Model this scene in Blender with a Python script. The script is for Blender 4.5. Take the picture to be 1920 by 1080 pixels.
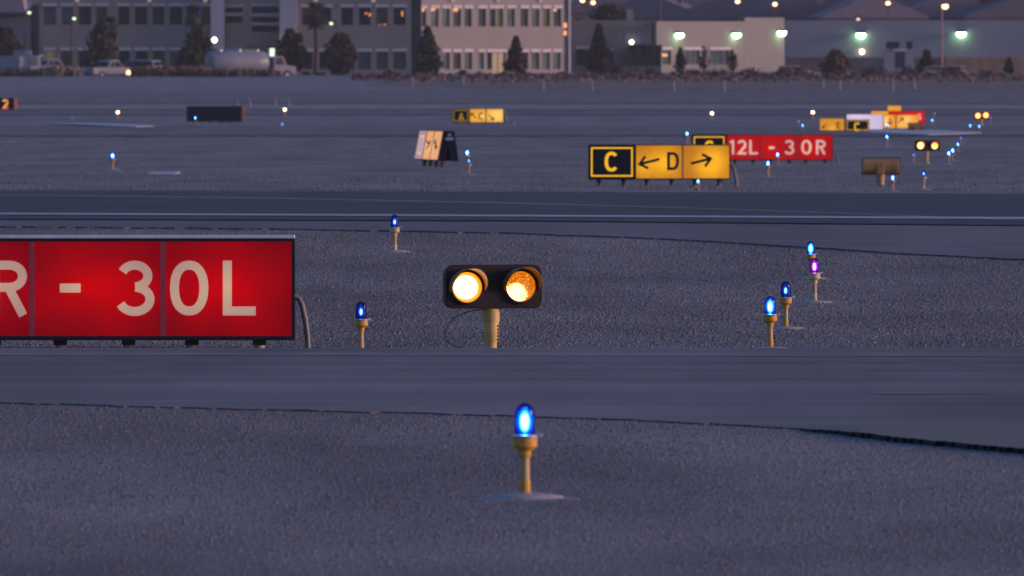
import bpy, math, random
import numpy as np
from mathutils import Vector, Matrix

# ------------------------------------------------------------------ camera, world, sun, exposure
for o in list(bpy.data.objects):
    bpy.data.objects.remove(o)
SC = bpy.context.scene
COL = SC.collection
F = 22000.0           # focal length in pixels of a 1920 wide picture
YH = 80.0             # eye-level line
EYE = 1.7
PITCH = math.atan((540 - YH) / F)
cam_d = bpy.data.cameras.new("camera")
cam = bpy.data.objects.new("camera", cam_d)
COL.objects.link(cam)
cam_d.sensor_width = 36
cam_d.lens = F / 1920 * 36
cam_d.clip_start = 1.0
cam_d.clip_end = 20000
cam_d.dof.use_dof = True
cam_d.dof.focus_distance = 79
cam_d.dof.aperture_fstop = 17
cam.location = (0, 0, EYE)
cam.rotation_euler = (math.pi / 2 - PITCH, 0, 0)
SC.camera = cam
SC.view_settings.view_transform = 'Standard'
SC.view_settings.look = 'None'
EXPO = 1.5
EM = 2 ** -EXPO      # lit faces are given as they show; the exposure is taken off again
SC.view_settings.exposure = EXPO
SC.view_settings.gamma = 1
SC.view_settings.use_curve_mapping = False
SC.cycles.sample_clamp_indirect = 1.5
SC.cycles.transparent_max_bounces = 16

SUN_AZ = math.radians(96)      # clockwise from +Y (view direction)
SUN_EL = math.radians(7.5)
w = bpy.data.worlds.new("World")
SC.world = w
w.use_nodes = True
nt = w.node_tree
nt.nodes.clear()
sky = nt.nodes.new('ShaderNodeTexSky')
sky.sky_type = 'NISHITA'
sky.sun_disc = False
sky.sun_elevation = math.radians(4.0)
sky.sun_rotation = SUN_AZ
sky.ozone_density = 4
tint = nt.nodes.new('ShaderNodeMixRGB')
tint.blend_type = 'MULTIPLY'
tint.inputs[0].default_value = 1
tint.inputs[2].default_value = (1.05, 0.80, 0.90, 1)
bgn = nt.nodes.new('ShaderNodeBackground')
bgn.inputs[1].default_value = 0.15
outn = nt.nodes.new('ShaderNodeOutputWorld')
nt.links.new(sky.outputs[0], tint.inputs[1])
nt.links.new(tint.outputs[0], bgn.inputs[0])
nt.links.new(bgn.outputs[0], outn.inputs[0])

sd = bpy.data.lights.new("sun", 'SUN')
sd.energy = 1.15
sd.angle = math.radians(14)
sd.color = (1.0, 0.66, 0.58)
sun = bpy.data.objects.new("sun", sd)
COL.objects.link(sun)
sdir = Vector((math.sin(SUN_AZ) * math.cos(SUN_EL), math.cos(SUN_AZ) * math.cos(SUN_EL), math.sin(SUN_EL)))
sun.rotation_euler = sdir.to_track_quat('Z', 'Y').to_euler()
sun.location = (0, 0, 50)

# ------------------------------------------------------------------ ground profile: depth below eye level by distance
PD = [0, 20, 43.5, 53, 64, 70, 78, 95, 109, 122, 150, 204, 220, 304, 467, 601, 669, 906, 1000, 1100, 1200, 1350, 1500, 1800, 2200, 3000, 5000, 9000]
PE = [1.75, 1.72, 1.69, 1.655, 1.672, 1.92, 2.09, 2.08, 1.98, 1.91, 2.15, 2.6, 2.7, 3.15, 3.4, 3.5, 3.5, 3.5, 3.35, 3.0, 2.8, 1.0, -1.5, -8, -30, -90, -200, -420]
PD = np.array(PD, float); PE = np.array(PE, float)
def _slopes(x, y):
    h = np.diff(x); dl = np.diff(y) / h
    m = np.zeros_like(y)
    for i in range(1, len(x) - 1):
        if dl[i-1] * dl[i] > 0:
            w1 = 2*h[i] + h[i-1]; w2 = h[i] + 2*h[i-1]
            m[i] = (w1 + w2) / (w1/dl[i-1] + w2/dl[i])
    m[0] = dl[0]; m[-1] = dl[-1]
    return m
PM = _slopes(PD, PE)
def E(d):
    d = np.clip(np.asarray(d, float), 0, 8999)
    i = np.clip(np.searchsorted(PD, d, side='right') - 1, 0, len(PD) - 2)
    h = PD[i+1] - PD[i]; t = (d - PD[i]) / h
    return ((2*t**3 - 3*t**2 + 1) * PE[i] + (t**3 - 2*t**2 + t) * h * PM[i] + (-2*t**3 + 3*t**2) * PE[i+1] + (t**3 - t**2) * h * PM[i+1])
def gz(d):
    return EYE - float(E(d))
CP, SP = math.cos(PITCH), math.sin(PITCH)
def ray(px, py):
    a = (px - 960) / F; b = (540 - py) / F
    return Vector((a, CP + b * SP, -SP + b * CP))
def at(px, py, d):
    """point on the ray of a photo pixel at distance d"""
    r = ray(px, py)
    return Vector((0, 0, EYE)) + r * (d / r.y)
_DS = np.concatenate([np.linspace(20, 250, 4600), np.linspace(250.1, 1400, 11500)])
_ES = E(_DS)
_YS = _ES / _DS
def hit(px, py, dmin=20):
    r = ray(px, py)
    k = -r.z / r.y
    idx = np.where((_YS <= k) & (_DS >= dmin))[0]
    d = float(_DS[idx[0]]) if len(idx) else 1300.0
    return at(px, py, d)
def dhit(px, py):
    return round(hit(px, py, 300).y, 1)
def S(d):
    return F / d

# ------------------------------------------------------------------ materials
def newmat(name):
    m = bpy.data.materials.new(name); m.use_nodes = True
    n = m.node_tree; p = n.nodes['Principled BSDF']
    return m, n, p
def mat(name, c, rough=0.6, metal=0.0, var=0.12, vs=8.0, spec=0.3, bump=0.0):
    m, n, p = newmat(name)
    p.inputs['Roughness'].default_value = rough
    p.inputs['Metallic'].default_value = metal
    p.inputs['Specular IOR Level'].default_value = spec
    tc = n.nodes.new('ShaderNodeTexCoord'); nz = n.nodes.new('ShaderNodeTexNoise')
    nz.inputs['Scale'].default_value = vs; nz.inputs['Detail'].default_value = 6
    n.links.new(tc.outputs['Object'], nz.inputs['Vector'])
    cr = n.nodes.new('ShaderNodeValToRGB')
    cr.color_ramp.elements[0].position = 0.3; cr.color_ramp.elements[1].position = 0.7
    cr.color_ramp.elements[0].color = tuple(v * (1 - var) for v in c) + (1,)
    cr.color_ramp.elements[1].color = tuple(min(1, v * (1 + var)) for v in c) + (1,)
    n.links.new(nz.outputs['Fac'], cr.inputs[0]); n.links.new(cr.outputs[0], p.inputs['Base Color'])
    if bump:
        b = n.nodes.new('ShaderNodeBump'); b.inputs['Strength'].default_value = bump; b.inputs['Distance'].default_value = 0.02
        n.links.new(nz.outputs['Fac'], b.inputs['Height']); n.links.new(b.outputs[0], p.inputs['Normal'])
    return m
def emat(name, c, strength, base=(0.02, 0.02, 0.02), sample=True):
    m, n, p = newmat(name)
    p.inputs['Base Color'].default_value = base + (1,)
    p.inputs['Emission Color'].default_value = tuple(c) + (1,)
    p.inputs['Emission Strength'].default_value = strength * EM
    if not sample:
        m.cycles.emission_sampling = 'NONE'
    return m
def addglow(name, c, strength):
    """clear shell for the painted glow round a lamp, lets what lies behind through"""
    m = bpy.data.materials.new(name); m.use_nodes = True
    n = m.node_tree; n.nodes.clear()
    e = n.nodes.new('ShaderNodeEmission'); e.inputs[0].default_value = tuple(c) + (1,); e.inputs[1].default_value = strength * EM
    t = n.nodes.new('ShaderNodeBsdfTransparent'); a = n.nodes.new('ShaderNodeAddShader'); o = n.nodes.new('ShaderNodeOutputMaterial')
    n.links.new(e.outputs[0], a.inputs[0]); n.links.new(t.outputs[0], a.inputs[1]); n.links.new(a.outputs[0], o.inputs[0])
    m.cycles.emission_sampling = 'NONE'
    return m
def backlit(name, c_hot, c_dim, spots, base, k_dim=1.0, seed=0.0):
    """translucent sign face over lamps: c_hot near each lamp, c_dim away from them; spots = (x, z, radius, weight)"""
    m, n, p = newmat(name)
    p.inputs['Base Color'].default_value = tuple(base) + (1,)
    p.inputs['Roughness'].default_value = 0.6; p.inputs['Specular IOR Level'].default_value = 0.08
    tc = n.nodes.new('ShaderNodeTexCoord')
    acc = None
    for (x, z, r, wt) in spots:
        mp = n.nodes.new('ShaderNodeMapping'); mp.vector_type = 'POINT'
        rx = r if not isinstance(r, tuple) else r[0]; rz = r if not isinstance(r, tuple) else r[1]
        mp.inputs['Location'].default_value = (-x / rx, 0, -z / rz)
        mp.inputs['Scale'].default_value = (1 / rx, 0, 1 / rz)
        g = n.nodes.new('ShaderNodeTexGradient'); g.gradient_type = 'QUADRATIC_SPHERE'
        n.links.new(tc.outputs['Object'], mp.inputs[0]); n.links.new(mp.outputs[0], g.inputs[0])
        mu = n.nodes.new('ShaderNodeMath'); mu.operation = 'MULTIPLY'; mu.inputs[1].default_value = wt
        n.links.new(g.outputs['Fac'], mu.inputs[0])
        if acc is None: acc = mu.outputs[0]
        else:
            ad = n.nodes.new('ShaderNodeMath'); ad.operation = 'ADD'
            n.links.new(acc, ad.inputs[0]); n.links.new(mu.outputs[0], ad.inputs[1]); acc = ad.outputs[0]
    nz = n.nodes.new('ShaderNodeTexNoise'); nz.inputs['Scale'].default_value = 3.5; nz.inputs['Detail'].default_value = 5
    mp2 = n.nodes.new('ShaderNodeMapping'); mp2.inputs['Location'].default_value = (seed, seed * 2, seed)
    n.links.new(tc.outputs['Object'], mp2.inputs[0]); n.links.new(mp2.outputs[0], nz.inputs['Vector'])
    sc = n.nodes.new('ShaderNodeMapRange'); sc.inputs[1].default_value = .3; sc.inputs[2].default_value = .7
    sc.inputs[3].default_value = -0.12; sc.inputs[4].default_value = 0.12
    n.links.new(nz.outputs['Fac'], sc.inputs[0])
    ad = n.nodes.new('ShaderNodeMath'); ad.operation = 'ADD'; ad.use_clamp = True
    if acc is None:
        ad.inputs[0].default_value = 0.3
    else: n.links.new(acc, ad.inputs[0])
    n.links.new(sc.outputs[0], ad.inputs[1])
    mx = n.nodes.new('ShaderNodeMixRGB'); mx.inputs[1].default_value = tuple(v * k_dim for v in c_dim) + (1,); mx.inputs[2].default_value = tuple(c_hot) + (1,)
    n.links.new(ad.outputs[0], mx.inputs[0])
    n.links.new(mx.outputs[0], p.inputs['Emission Color']); p.inputs['Emission Strength'].default_value = EM
    return m

def ground_mat(name, c1, c2, fine=40, coarse=0.6, bump=0.4, rough=0.9, spec=0.25, stretch=1.0, fine_amt=0.5, streak=0.0, patch=0.16):
    m, n, p = newmat(name)
    p.inputs['Roughness'].default_value = rough; p.inputs['Specular IOR Level'].default_value = spec
    tc = n.nodes.new('ShaderNodeTexCoord')
    mp = n.nodes.new('ShaderNodeMapping'); mp.inputs['Scale'].default_value = (1, stretch, 1)
    n.links.new(tc.outputs['Object'], mp.inputs[0])
    a = n.nodes.new('ShaderNodeTexNoise'); a.inputs['Scale'].default_value = fine; a.inputs['Detail'].default_value = 4; a.inputs['Roughness'].default_value = .7
    n.links.new(mp.outputs[0], a.inputs['Vector'])
    b = n.nodes.new('ShaderNodeTexNoise'); b.inputs['Scale'].default_value = coarse; b.inputs['Detail'].default_value = 7; b.inputs['Roughness'].default_value = .62
    mpb = n.nodes.new('ShaderNodeMapping'); mpb.inputs['Scale'].default_value = (1, 0.45, 1)
    n.links.new(tc.outputs['Object'], mpb.inputs[0]); n.links.new(mpb.outputs[0], b.inputs['Vector'])
    mx = n.nodes.new('ShaderNodeMixRGB'); mx.inputs[0].default_value = fine_amt
    n.links.new(b.outputs['Fac'], mx.inputs[1]); n.links.new(a.outputs['Fac'], mx.inputs[2])
    last = mx.outputs[0]
    if streak:
        s_ = n.nodes.new('ShaderNodeTexNoise'); s_.inputs['Scale'].default_value = 1.0; s_.inputs['Detail'].default_value = 5
        mps = n.nodes.new('ShaderNodeMapping'); mps.inputs['Scale'].default_value = (0.05, 1.3, 1); mps.inputs['Rotation'].default_value = (0, 0, 0.02)
        n.links.new(tc.outputs['Object'], mps.inputs[0]); n.links.new(mps.outputs[0], s_.inputs['Vector'])
        m2 = n.nodes.new('ShaderNodeMixRGB'); m2.inputs[0].default_value = streak
        n.links.new(last, m2.inputs[1]); n.links.new(s_.outputs['Fac'], m2.inputs[2]); last = m2.outputs[0]
    cr = n.nodes.new('ShaderNodeValToRGB')
    cr.color_ramp.elements[0].position = 0.36; cr.color_ramp.elements[1].position = 0.64
    cr.color_ramp.elements[0].color = c1 + (1,); cr.color_ramp.elements[1].color = c2 + (1,)
    n.links.new(last, cr.inputs[0])
    # large dirt patches and stains, the same for the sheet and the stones lying on it
    d_ = n.nodes.new('ShaderNodeTexNoise'); d_.inputs['Scale'].default_value = 0.55; d_.inputs['Detail'].default_value = 4; d_.inputs['Roughness'].default_value = .55
    mpd = n.nodes.new('ShaderNodeMapping'); mpd.inputs['Scale'].default_value = (1, .22, 0); n.links.new(tc.outputs['Object'], mpd.inputs[0]); n.links.new(mpd.outputs[0], d_.inputs['Vector'])
    cd_ = n.nodes.new('ShaderNodeValToRGB'); cd_.color_ramp.elements[0].position = .34; cd_.color_ramp.elements[1].position = .62
    cd_.color_ramp.elements[0].color = (1 - 1.6*patch, 1 - 1.7*patch, 1 - 1.6*patch, 1); cd_.color_ramp.elements[1].color = (1 + patch*.35,) * 3 + (1,)
    n.links.new(d_.outputs['Fac'], cd_.inputs[0])
    mm = n.nodes.new('ShaderNodeMixRGB'); mm.blend_type = 'MULTIPLY'; mm.inputs[0].default_value = 1
    n.links.new(cr.outputs[0], mm.inputs[1]); n.links.new(cd_.outputs[0], mm.inputs[2]); n.links.new(mm.outputs[0], p.inputs['Base Color'])
    bp = n.nodes.new('ShaderNodeBump'); bp.inputs['Strength'].default_value = bump; bp.inputs['Distance'].default_value = 0.01
    n.links.new(a.outputs['Fac'], bp.inputs['Height']); n.links.new(bp.outputs[0], p.inputs['Normal'])
    return m

M = {}
M['gravel'] = ground_mat('gravel', (0.12, 0.115, 0.115), (0.29, 0.265, 0.255), fine=30, coarse=0.35, fine_amt=.38)
M['asphalt'] = ground_mat('asphalt', (0.14, 0.125, 0.12), (0.265, 0.235, 0.22), fine=70, coarse=0.4, bump=0.15, rough=0.8, spec=0.12, fine_amt=.3, streak=.5)
M['asphalt_dark'] = ground_mat('asphalt_dark', (0.040, 0.036, 0.038), (0.085, 0.074, 0.073), fine=40, coarse=0.25, bump=0.15, rough=0.75, fine_amt=.3, streak=.5)
M['asphalt_mid'] = ground_mat('asphalt_mid', (0.13, 0.112, 0.112), (0.21, 0.18, 0.17), fine=30, coarse=0.1, bump=0.1, rough=0.8, fine_amt=.2, streak=.5)
M['concrete'] = ground_mat('concrete', (0.22, 0.195, 0.185), (0.29, 0.255, 0.24), fine=30, coarse=0.3, bump=0.1, rough=0.8, fine_amt=.3, streak=.3)
M['slab'] = ground_mat('slab', (0.18, 0.165, 0.135), (0.215, 0.195, 0.16), fine=30, coarse=0.3, bump=0.1, rough=0.8, spec=.1, fine_amt=.3, streak=.3, patch=.06)
M['paint_white'] = mat('paint_white', (0.44, 0.43, 0.45), 0.6)
M['crack'] = mat('crack', (0.32, 0.31, 0.33), 0.8)
M['edge_shade'] = mat('edge_shade', (0.10, 0.092, 0.095), .9, var=.5, vs=3)  # shadow line along the pavement edge, painted as a dark face
M['joint'] = mat('joint', (0.25, 0.225, 0.21), .8, var=.4, vs=2)
M['gap_shade'] = mat('gap_shade', (0.02, 0.018, 0.022), 0.9)  # shade in the gap under the slab edge, put into the colour
M['stone'] = ground_mat('stone', (0.115, 0.11, 0.11), (0.23, 0.215, 0.21), fine=60, coarse=18, bump=0.0, fine_amt=.5)

# ------------------------------------------------------------------ mesh building
class MB:
    def __init__(s): s.v = []; s.f = []; s.m = []; s.sm = []
    def add(s, v, f, mi=0, smooth=False):
        o = len(s.v); s.v += [tuple(p) for p in v]
        for q in f: s.f.append(tuple(i + o for i in q)); s.m.append(mi); s.sm.append(smooth)
    def box(s, x0, x1, y0, y1, z0, z1, mi=0, mtx=None):
        v = [Vector(p) for p in ((x0,y0,z0),(x1,y0,z0),(x1,y1,z0),(x0,y1,z0),(x0,y0,z1),(x1,y0,z1),(x1,y1,z1),(x0,y1,z1))]
        if mtx: v = [mtx @ p for p in v]
        s.add(v, [(0,3,2,1),(4,5,6,7),(0,1,5,4),(1,2,6,5),(2,3,7,6),(3,0,4,7)], mi)
    def lathe(s, prof, n=20, c=(0,0,0), mi=0, smooth=True, axis='Z', sx=1, sy=1):
        v = []; f = []
        for (r, z) in prof:
            for k in range(n):
                a = 2 * math.pi * k / n
                x, y = r * math.cos(a) * sx, r * math.sin(a) * sy
                p = (x, y, z) if axis == 'Z' else ((x, z, y) if axis == 'Y' else (z, x, y))
                v.append((p[0]+c[0], p[1]+c[1], p[2]+c[2]))
        for i in range(len(prof) - 1):
            for k in range(n):
                a, b = i*n+k, i*n+(k+1) % n
                q = (a, b, b+n, a+n)
                f.append(q if axis != 'Y' else q[::-1])
        f.append(tuple(range(n))[::-1]); f.append(tuple(range((len(prof)-1)*n, len(prof)*n)))
        s.add(v, f, mi, smooth)
    def tube(s, pts, r, n=8, mi=0, taper=None):
        pts = [Vector(p) for p in pts]; v = []; f = []
        for i, p in enumerate(pts):
            t = (pts[min(i+1, len(pts)-1)] - pts[max(i-1, 0)]).normalized()
            u = t.orthogonal().normalized() if abs(t.y) > .95 else t.cross(Vector((0, 1, 0))).normalized()
            w_ = t.cross(u)
            rr = r if taper is None else r + (taper - r) * i / (len(pts)-1)
            for k in range(n):
                a = 2*math.pi*k/n; v.append(p + (u*math.cos(a) + w_*math.sin(a)) * rr)
        for i in range(len(pts)-1):
            for k in range(n):
                a, b = i*n+k, i*n+(k+1) % n; f.append((a, b, b+n, a+n))
        f.append(tuple(range(n))[::-1]); f.append(tuple(range((len(pts)-1)*n, len(pts)*n)))
        s.add(v, f, mi, True)
    def prism(s, poly, y0, y1, mi=0, axis='Y'):
        """poly in (x,z) extruded along y, or in (y,z) extruded along x"""
        n = len(poly)
        if axis == 'Y': v = [(p[0], y0, p[1]) for p in poly] + [(p[0], y1, p[1]) for p in poly]
        else: v = [(y0, p[0], p[1]) for p in poly] + [(y1, p[0], p[1]) for p in poly]
        f = [tuple(range(n)), tuple(range(n, 2*n))[::-1]] + [(i, i+n, (i+1) % n + n, (i+1) % n) for i in range(n)]
        s.add(v, f, mi)
    def build(s, name, mats, parent=None, bevel=0.0, loc=None, fixn=False):
        me = bpy.data.meshes.new(name)
        me.from_pydata(s.v, [], s.f)
        if not isinstance(mats, (list, tuple)): mats = [mats]
        for m_ in mats: me.materials.append(m_)
        me.polygons.foreach_set('material_index', s.m)
        me.polygons.foreach_set('use_smooth', s.sm)
        me.update()
        if fixn:
            import bmesh
            bm = bmesh.new(); bm.from_mesh(me); bmesh.ops.recalc_face_normals(bm, faces=bm.faces); bm.to_mesh(me); bm.free()
        o = bpy.data.objects.new(name, me); COL.objects.link(o)
        if any(s.sm):
            try: me.set_sharp_from_angle(angle=math.radians(40))
            except Exception: pass
        if bevel:
            b = o.modifiers.new('bevel', 'BEVEL'); b.width = bevel; b.segments = 2; b.limit_method = 'ANGLE'
        if parent: o.parent = parent
        if loc is not None: o.location = loc
        return o
def tag(o, label=None, cat=None, group=None, kind=None):
    if label: o['label'] = label
    if cat: o['category'] = cat
    if group: o['group'] = group
    if kind: o['kind'] = kind
    return o
def empty(name, loc, rz=0, label=None, cat=None, group=None):
    o = bpy.data.objects.new(name, None); COL.objects.link(o)
    o.location = loc; o.rotation_euler = (0, 0, rz); o.empty_display_size = .2
    return tag(o, label, cat, group)
def copy_tree(o, parent=None):
    c = o.copy(); COL.objects.link(c)
    if parent: c.parent = parent
    for ch in [x for x in o.children]: copy_tree(ch, c)
    return c

# ------------------------------------------------------------------ terrain
def build_ground():
    ds = [0, 10, 20, 30, 40] + list(np.linspace(43.5, 130, 80)) + list(np.linspace(134, 480, 60)) + list(np.linspace(495, 1500, 50)) + list(np.geomspace(1550, 9000, 20))
    xs = [-6000, -2000, -700, -250, -100, -40, -15, -5, 0, 5, 15, 40, 100, 250, 700, 2000, 6000]
    v = []; f = []
    for d in ds:
        z = gz(d)
        for x in xs:
            zz = z
            v.append((x, d, zz))
    nx = len(xs)
    for i in range(len(ds)-1):
        for k in range(nx-1):
            a = i*nx+k; f.append((a, a+1, a+nx+1, a+nx))
    b = MB(); b.add(v, f, 0, True)
    return tag(b.build('ground', M['gravel']), kind='structure')
build_ground()

def interp(pl, x):
    xs = [p[0] for p in pl]; ys = [p[1] for p in pl]
    return float(np.interp(x, xs, ys))
def sheet(name, front, back, m, lift, rows=12, skirt=None, x0=-1400, x1=3320, nx=60, dmin=20, rough=0, ramp=False):
    """a paved sheet between two edges read off the photo and laid on the ground profile"""
    v = []; f = []
    lift0 = lift
    for k in range(nx):
        px = x0 + (x1 - x0) * k / (nx - 1)
        if ramp: lift = .0108 + (lift0 - .0108) * min(1, (px - x0) / 120)
        jit = rough * (math.sin(px*.031) + .7*math.sin(px*.083+1) + .6*math.sin(px*.19+2) + .5*math.sin(px*.41)) 
        a = hit(px, interp(front, px) + jit, dmin); b = hit(px, interp(back, px), dmin)
        for i in range(rows):
            t = i / (rows - 1)
            d = a.y + (b.y - a.y) * t; x = a.x + (b.x - a.x) * t
            v.append((x, d, gz(d) + lift))
    for k in range(nx-1):
        for i in range(rows-1):
            a = k*rows+i; f.append((a, a+rows, a+rows+1, a+1))
    mb = MB(); mb.add(v, f, 0, True)
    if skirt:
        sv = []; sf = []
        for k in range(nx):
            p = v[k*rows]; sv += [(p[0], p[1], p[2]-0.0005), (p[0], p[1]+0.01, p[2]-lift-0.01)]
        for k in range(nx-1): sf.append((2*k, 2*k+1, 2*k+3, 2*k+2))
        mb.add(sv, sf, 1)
    return tag(mb.build(name, [m, skirt] if skirt else m), kind='structure')

near_front = [(-1400, 742), (0, 757), (400, 768), (800, 777), (1200, 790), (1500, 806), (1700, 822), (1920, 842), (3300, 990)]
sheet('near_taxiway', near_front, [(0, 655.5)], M['asphalt'], 0.0065, rows=24, skirt=M['edge_shade'], nx=400, rough=.45)
slab_front = [(1500, 808), (1600, 820), (1700, 832), (1800, 842), (1920, 852), (3300, 1010)]
slab_back = [(1500, 807), (1600, 808), (1700, 806), (1920, 805), (3300, 800)]
sheet('concrete_slab', slab_front, slab_back, M['slab'], 0.024, rows=8, skirt=M['gap_shade'], x0=1500, x1=3300, nx=300, rough=.4, ramp=True)
for nm_j, xa_j, xb_j, ya_j, yb_j in (('pavement_joint', -1400, 3320, 668.5, 667.8), ('pavement_joint', 1640, 1880, 739.6, 738.6), ('pavement_joint', -1400, 3320, 704.2, 703.8)):
    sheet(nm_j, [(0, ya_j), (1920, ya_j + 3)], [(0, yb_j), (1920, yb_j + 3)], M['joint'], 0.0105, rows=2, x0=xa_j, x1=xb_j)
far_front = [(-1400, 417), (0, 427), (500, 431), (960, 439), (1250, 450), (1520, 466), (1700, 478), (1920, 489), (3300, 570)]
sheet('taxiway_shoulder', far_front, [(0, 412), (1920, 420)], M['asphalt_mid'], 0.015, rows=8, skirt=M['edge_shade'], dmin=80, nx=400, rough=.3)
sheet('far_taxiway', [(0, 415), (960, 418), (1920, 427)], [(0, 359), (960, 362), (1920, 366)], M['asphalt_dark'], 0.026, rows=20, dmin=80)
sheet('edge_line', [(-1400, 402), (0, 407), (960, 411), (1920, 416), (3300, 422)], [(-1400, 399), (0, 404), (960, 408), (1920, 412.4), (3300, 418)], M['paint_white'], 0.032, rows=3, dmin=80)
sheet('pavement_joint', [(0, 368.8), (500, 375.6), (960, 385.4), (1300, 395), (1650, 408), (1920, 419)], [(0, 367.8), (500, 374.4), (960, 384), (1300, 394), (1650, 407), (1920, 418)], M['crack'], 0.031, rows=3, x0=0, x1=1920, dmin=80)
for nm, yf, yb, mm in (('runway_pavement', 256, 239, 'asphalt_mid'), ('runway_shoulder', 216, 208, 'asphalt_mid'), ('concrete_strip', 206.5, 196, 'concrete'), ('apron_pavement', 195, 172, 'asphalt_mid')):
    sheet(nm, [(0, yf)], [(0, yb)], M[mm], 0.03, rows=8, dmin=200)
def patch(name, poly, m, lift, dmin=200, th=0.02):
    v = [hit(x, y, dmin) for x, y in poly]
    top = [(p.x, p.y, gz(p.y) + lift) for p in v]; n = len(top)
    bot = [(p[0], p[1], p[2] - th) for p in top]
    mb = MB(); mb.add(top + bot, [tuple(range(n))[::-1]] + [(i, (i+1) % n, (i+1) % n + n, i+n) for i in range(n)])
    return tag(mb.build(name, m, fixn=True), kind='structure')
patch('pale_pavement', [(75, 234), (160, 236), (255, 240.2), (288, 238.5), (240, 235), (150, 233)], M['paint_white'], 0.06)
patch('pale_pavement', [(1588, 245), (1640, 251), (1740, 255), (1800, 253.5), (1840, 251), (1760, 246.5), (1640, 244)], M['paint_white'], 0.06)
b = MB()
c = hit(307, 326, 200)
b.box(-.32, .32, -2, 2, 0, .03)
tag(b.build('cover_plate', M['paint_white'], loc=(c.x, c.y, c.z), bevel=.005), 'flat pale metal cover plate lying in the gravel at left beyond the dark taxiway', 'cover plate')

# loose stones: real relief so the gravel reads at a grazing view
def stones(name, d0, d1, n, r0, r1, seed, lo=None, hi=None):
    rng = np.random.default_rng(seed)
    d = rng.uniform(d0, d1, n)
    half = d * 1000 / F
    x = rng.uniform(-1, 1, n) * half
    ok = np.ones(n, bool)
    if lo is not None:   # keep nearer than the photo edge line lo, farther than hi
        pxs = x / d * F + 960
        y = 80 + F * E(d) / d
        if lo is not None: ok &= y > np.interp(pxs, [p[0] for p in lo], [p[1] for p in lo]) - np.random.default_rng(9).exponential(1.2, n)
    x, d = x[ok], d[ok]; n = len(x)
    r = rng.uniform(0, 1, n) ** 2.5 * (r1 - r0) + r0
    base = np.array([(1,0,0),(0,1,0),(-1,0,0),(0,-1,0),(0,0,1),(0,0,-1)], float)
    fc = np.array([(0,1,4),(1,2,4),(2,3,4),(3,0,4),(1,0,5),(2,1,5),(3,2,5),(0,3,5)])
    ang = rng.uniform(0, 6.28, n)
    v = base[None] * (1 + rng.uniform(-.35, .35, (n, 6, 1))) * r[:, None, None] * np.array([1.15, 1, .75])
    v += rng.uniform(-.25, .25, v.shape) * r[:, None, None]
    ca, sa = np.cos(ang)[:, None], np.sin(ang)[:, None]
    vx = v[..., 0]*ca - v[..., 1]*sa; vy = v[..., 0]*sa + v[..., 1]*ca
    v[..., 0] = vx + x[:, None]; v[..., 1] = vy + d[:, None]
    v[..., 2] += (EYE - E(d) + r * .02)[:, None]
    faces = (fc[None] + (np.arange(n) * 6)[:, None, None]).reshape(-1, 3)
    me = bpy.data.meshes.new(name)
    me.vertices.add(n*6); me.vertices.foreach_set('co', v.reshape(-1))
    me.loops.add(faces.size); me.loops.foreach_set('vertex_index', faces.reshape(-1).astype(np.int32))
    me.polygons.add(len(faces)); me.polygons.foreach_set('loop_start', np.arange(0, faces.size, 3, dtype=np.int32))
    me.materials.append(M['stone']); me.update(); me.validate()
    o = bpy.data.objects.new(name, me); COL.objects.link(o)
    return tag(o, 'loose grey gravel stones covering the ground', 'gravel', kind='stuff')
stones('gravel_stones', 36.5, 56, 120000, .0025, .008, 1, lo=near_front)
stones('gravel_stones', 77, 125, 150000, .005, .0155, 2, lo=far_front)
stones('gravel_stones', 205, 460, 40000, .010, .035, 3)

# ------------------------------------------------------------------ taxiway edge lights
M['yellow'] = mat('yellow_paint', (0.50, 0.26, 0.035), 0.5, var=.2, vs=30)
M['yellow_pale'] = mat('yellow_faded', (0.52, 0.40, 0.20), 0.55, var=.15, vs=30)
M['stem'] = mat('stem_metal', (0.42, 0.27, 0.14), 0.45, var=.12, vs=30)
M['ring'] = mat('ring_metal', (0.5, 0.47, 0.48), 0.3, metal=.6)
M['pad'] = mat('pad', (0.34, 0.31, 0.30), 0.7, var=.1, vs=20)
M['pad_conc'] = mat('pad_concrete', (0.26, 0.25, 0.245), 0.85, var=.12, vs=12)
M['conduit'] = mat('conduit', (0.16, 0.15, 0.14), 0.5)
def dome_mat():
    m = bpy.data.materials.new('blue_glass'); m.use_nodes = True
    n = m.node_tree; n.nodes.clear()
    t = n.nodes.new('ShaderNodeBsdfTransparent'); t.inputs[0].default_value = (0.15, 0.40, 0.88, 1)
    d = n.nodes.new('ShaderNodeBsdfPrincipled'); d.inputs['Base Color'].default_value = (0.004, 0.012, 0.09, 1); d.inputs['Roughness'].default_value = .12
    mx = n.nodes.new('ShaderNodeMixShader'); mx.inputs[0].default_value = 0.35
    o = n.nodes.new('ShaderNodeOutputMaterial')
    n.links.new(t.outputs[0], mx.inputs[1]); n.links.new(d.outputs[0], mx.inputs[2]); n.links.new(mx.outputs[0], o.inputs[0])
    return m
M['dome'] = dome_mat(); M['dome_pink'] = dome_mat(); M['dome_pink'].node_tree.nodes['Transparent BSDF'].inputs[0].default_value = (.75, .3, .85, 1)
M['bulb_core'] = emat('bulb_core', (0.75, 0.9, 1.0), 40)
M['bulb_weak'] = emat('bulb_core_weak', (0.5, 0.75, 1.0), 14)
M['bulb_pink'] = emat('bulb_core_pink', (1.0, 0.55, 0.9), 30)  # pink colour fringing put into the bulb and dome tint
M['glow_a'] = addglow('bulb_glow_inner', (0.05, 0.62, 1.0), 6.0)  # fall-off of the glow round the bulb, painted as nested shells
M['glow_b'] = addglow('bulb_glow_outer', (0.0, 0.12, 1.0), 1.8)
M['glow_p'] = addglow('bulb_glow_pink', (1.0, 0.04, 0.45), 3.5)
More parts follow.
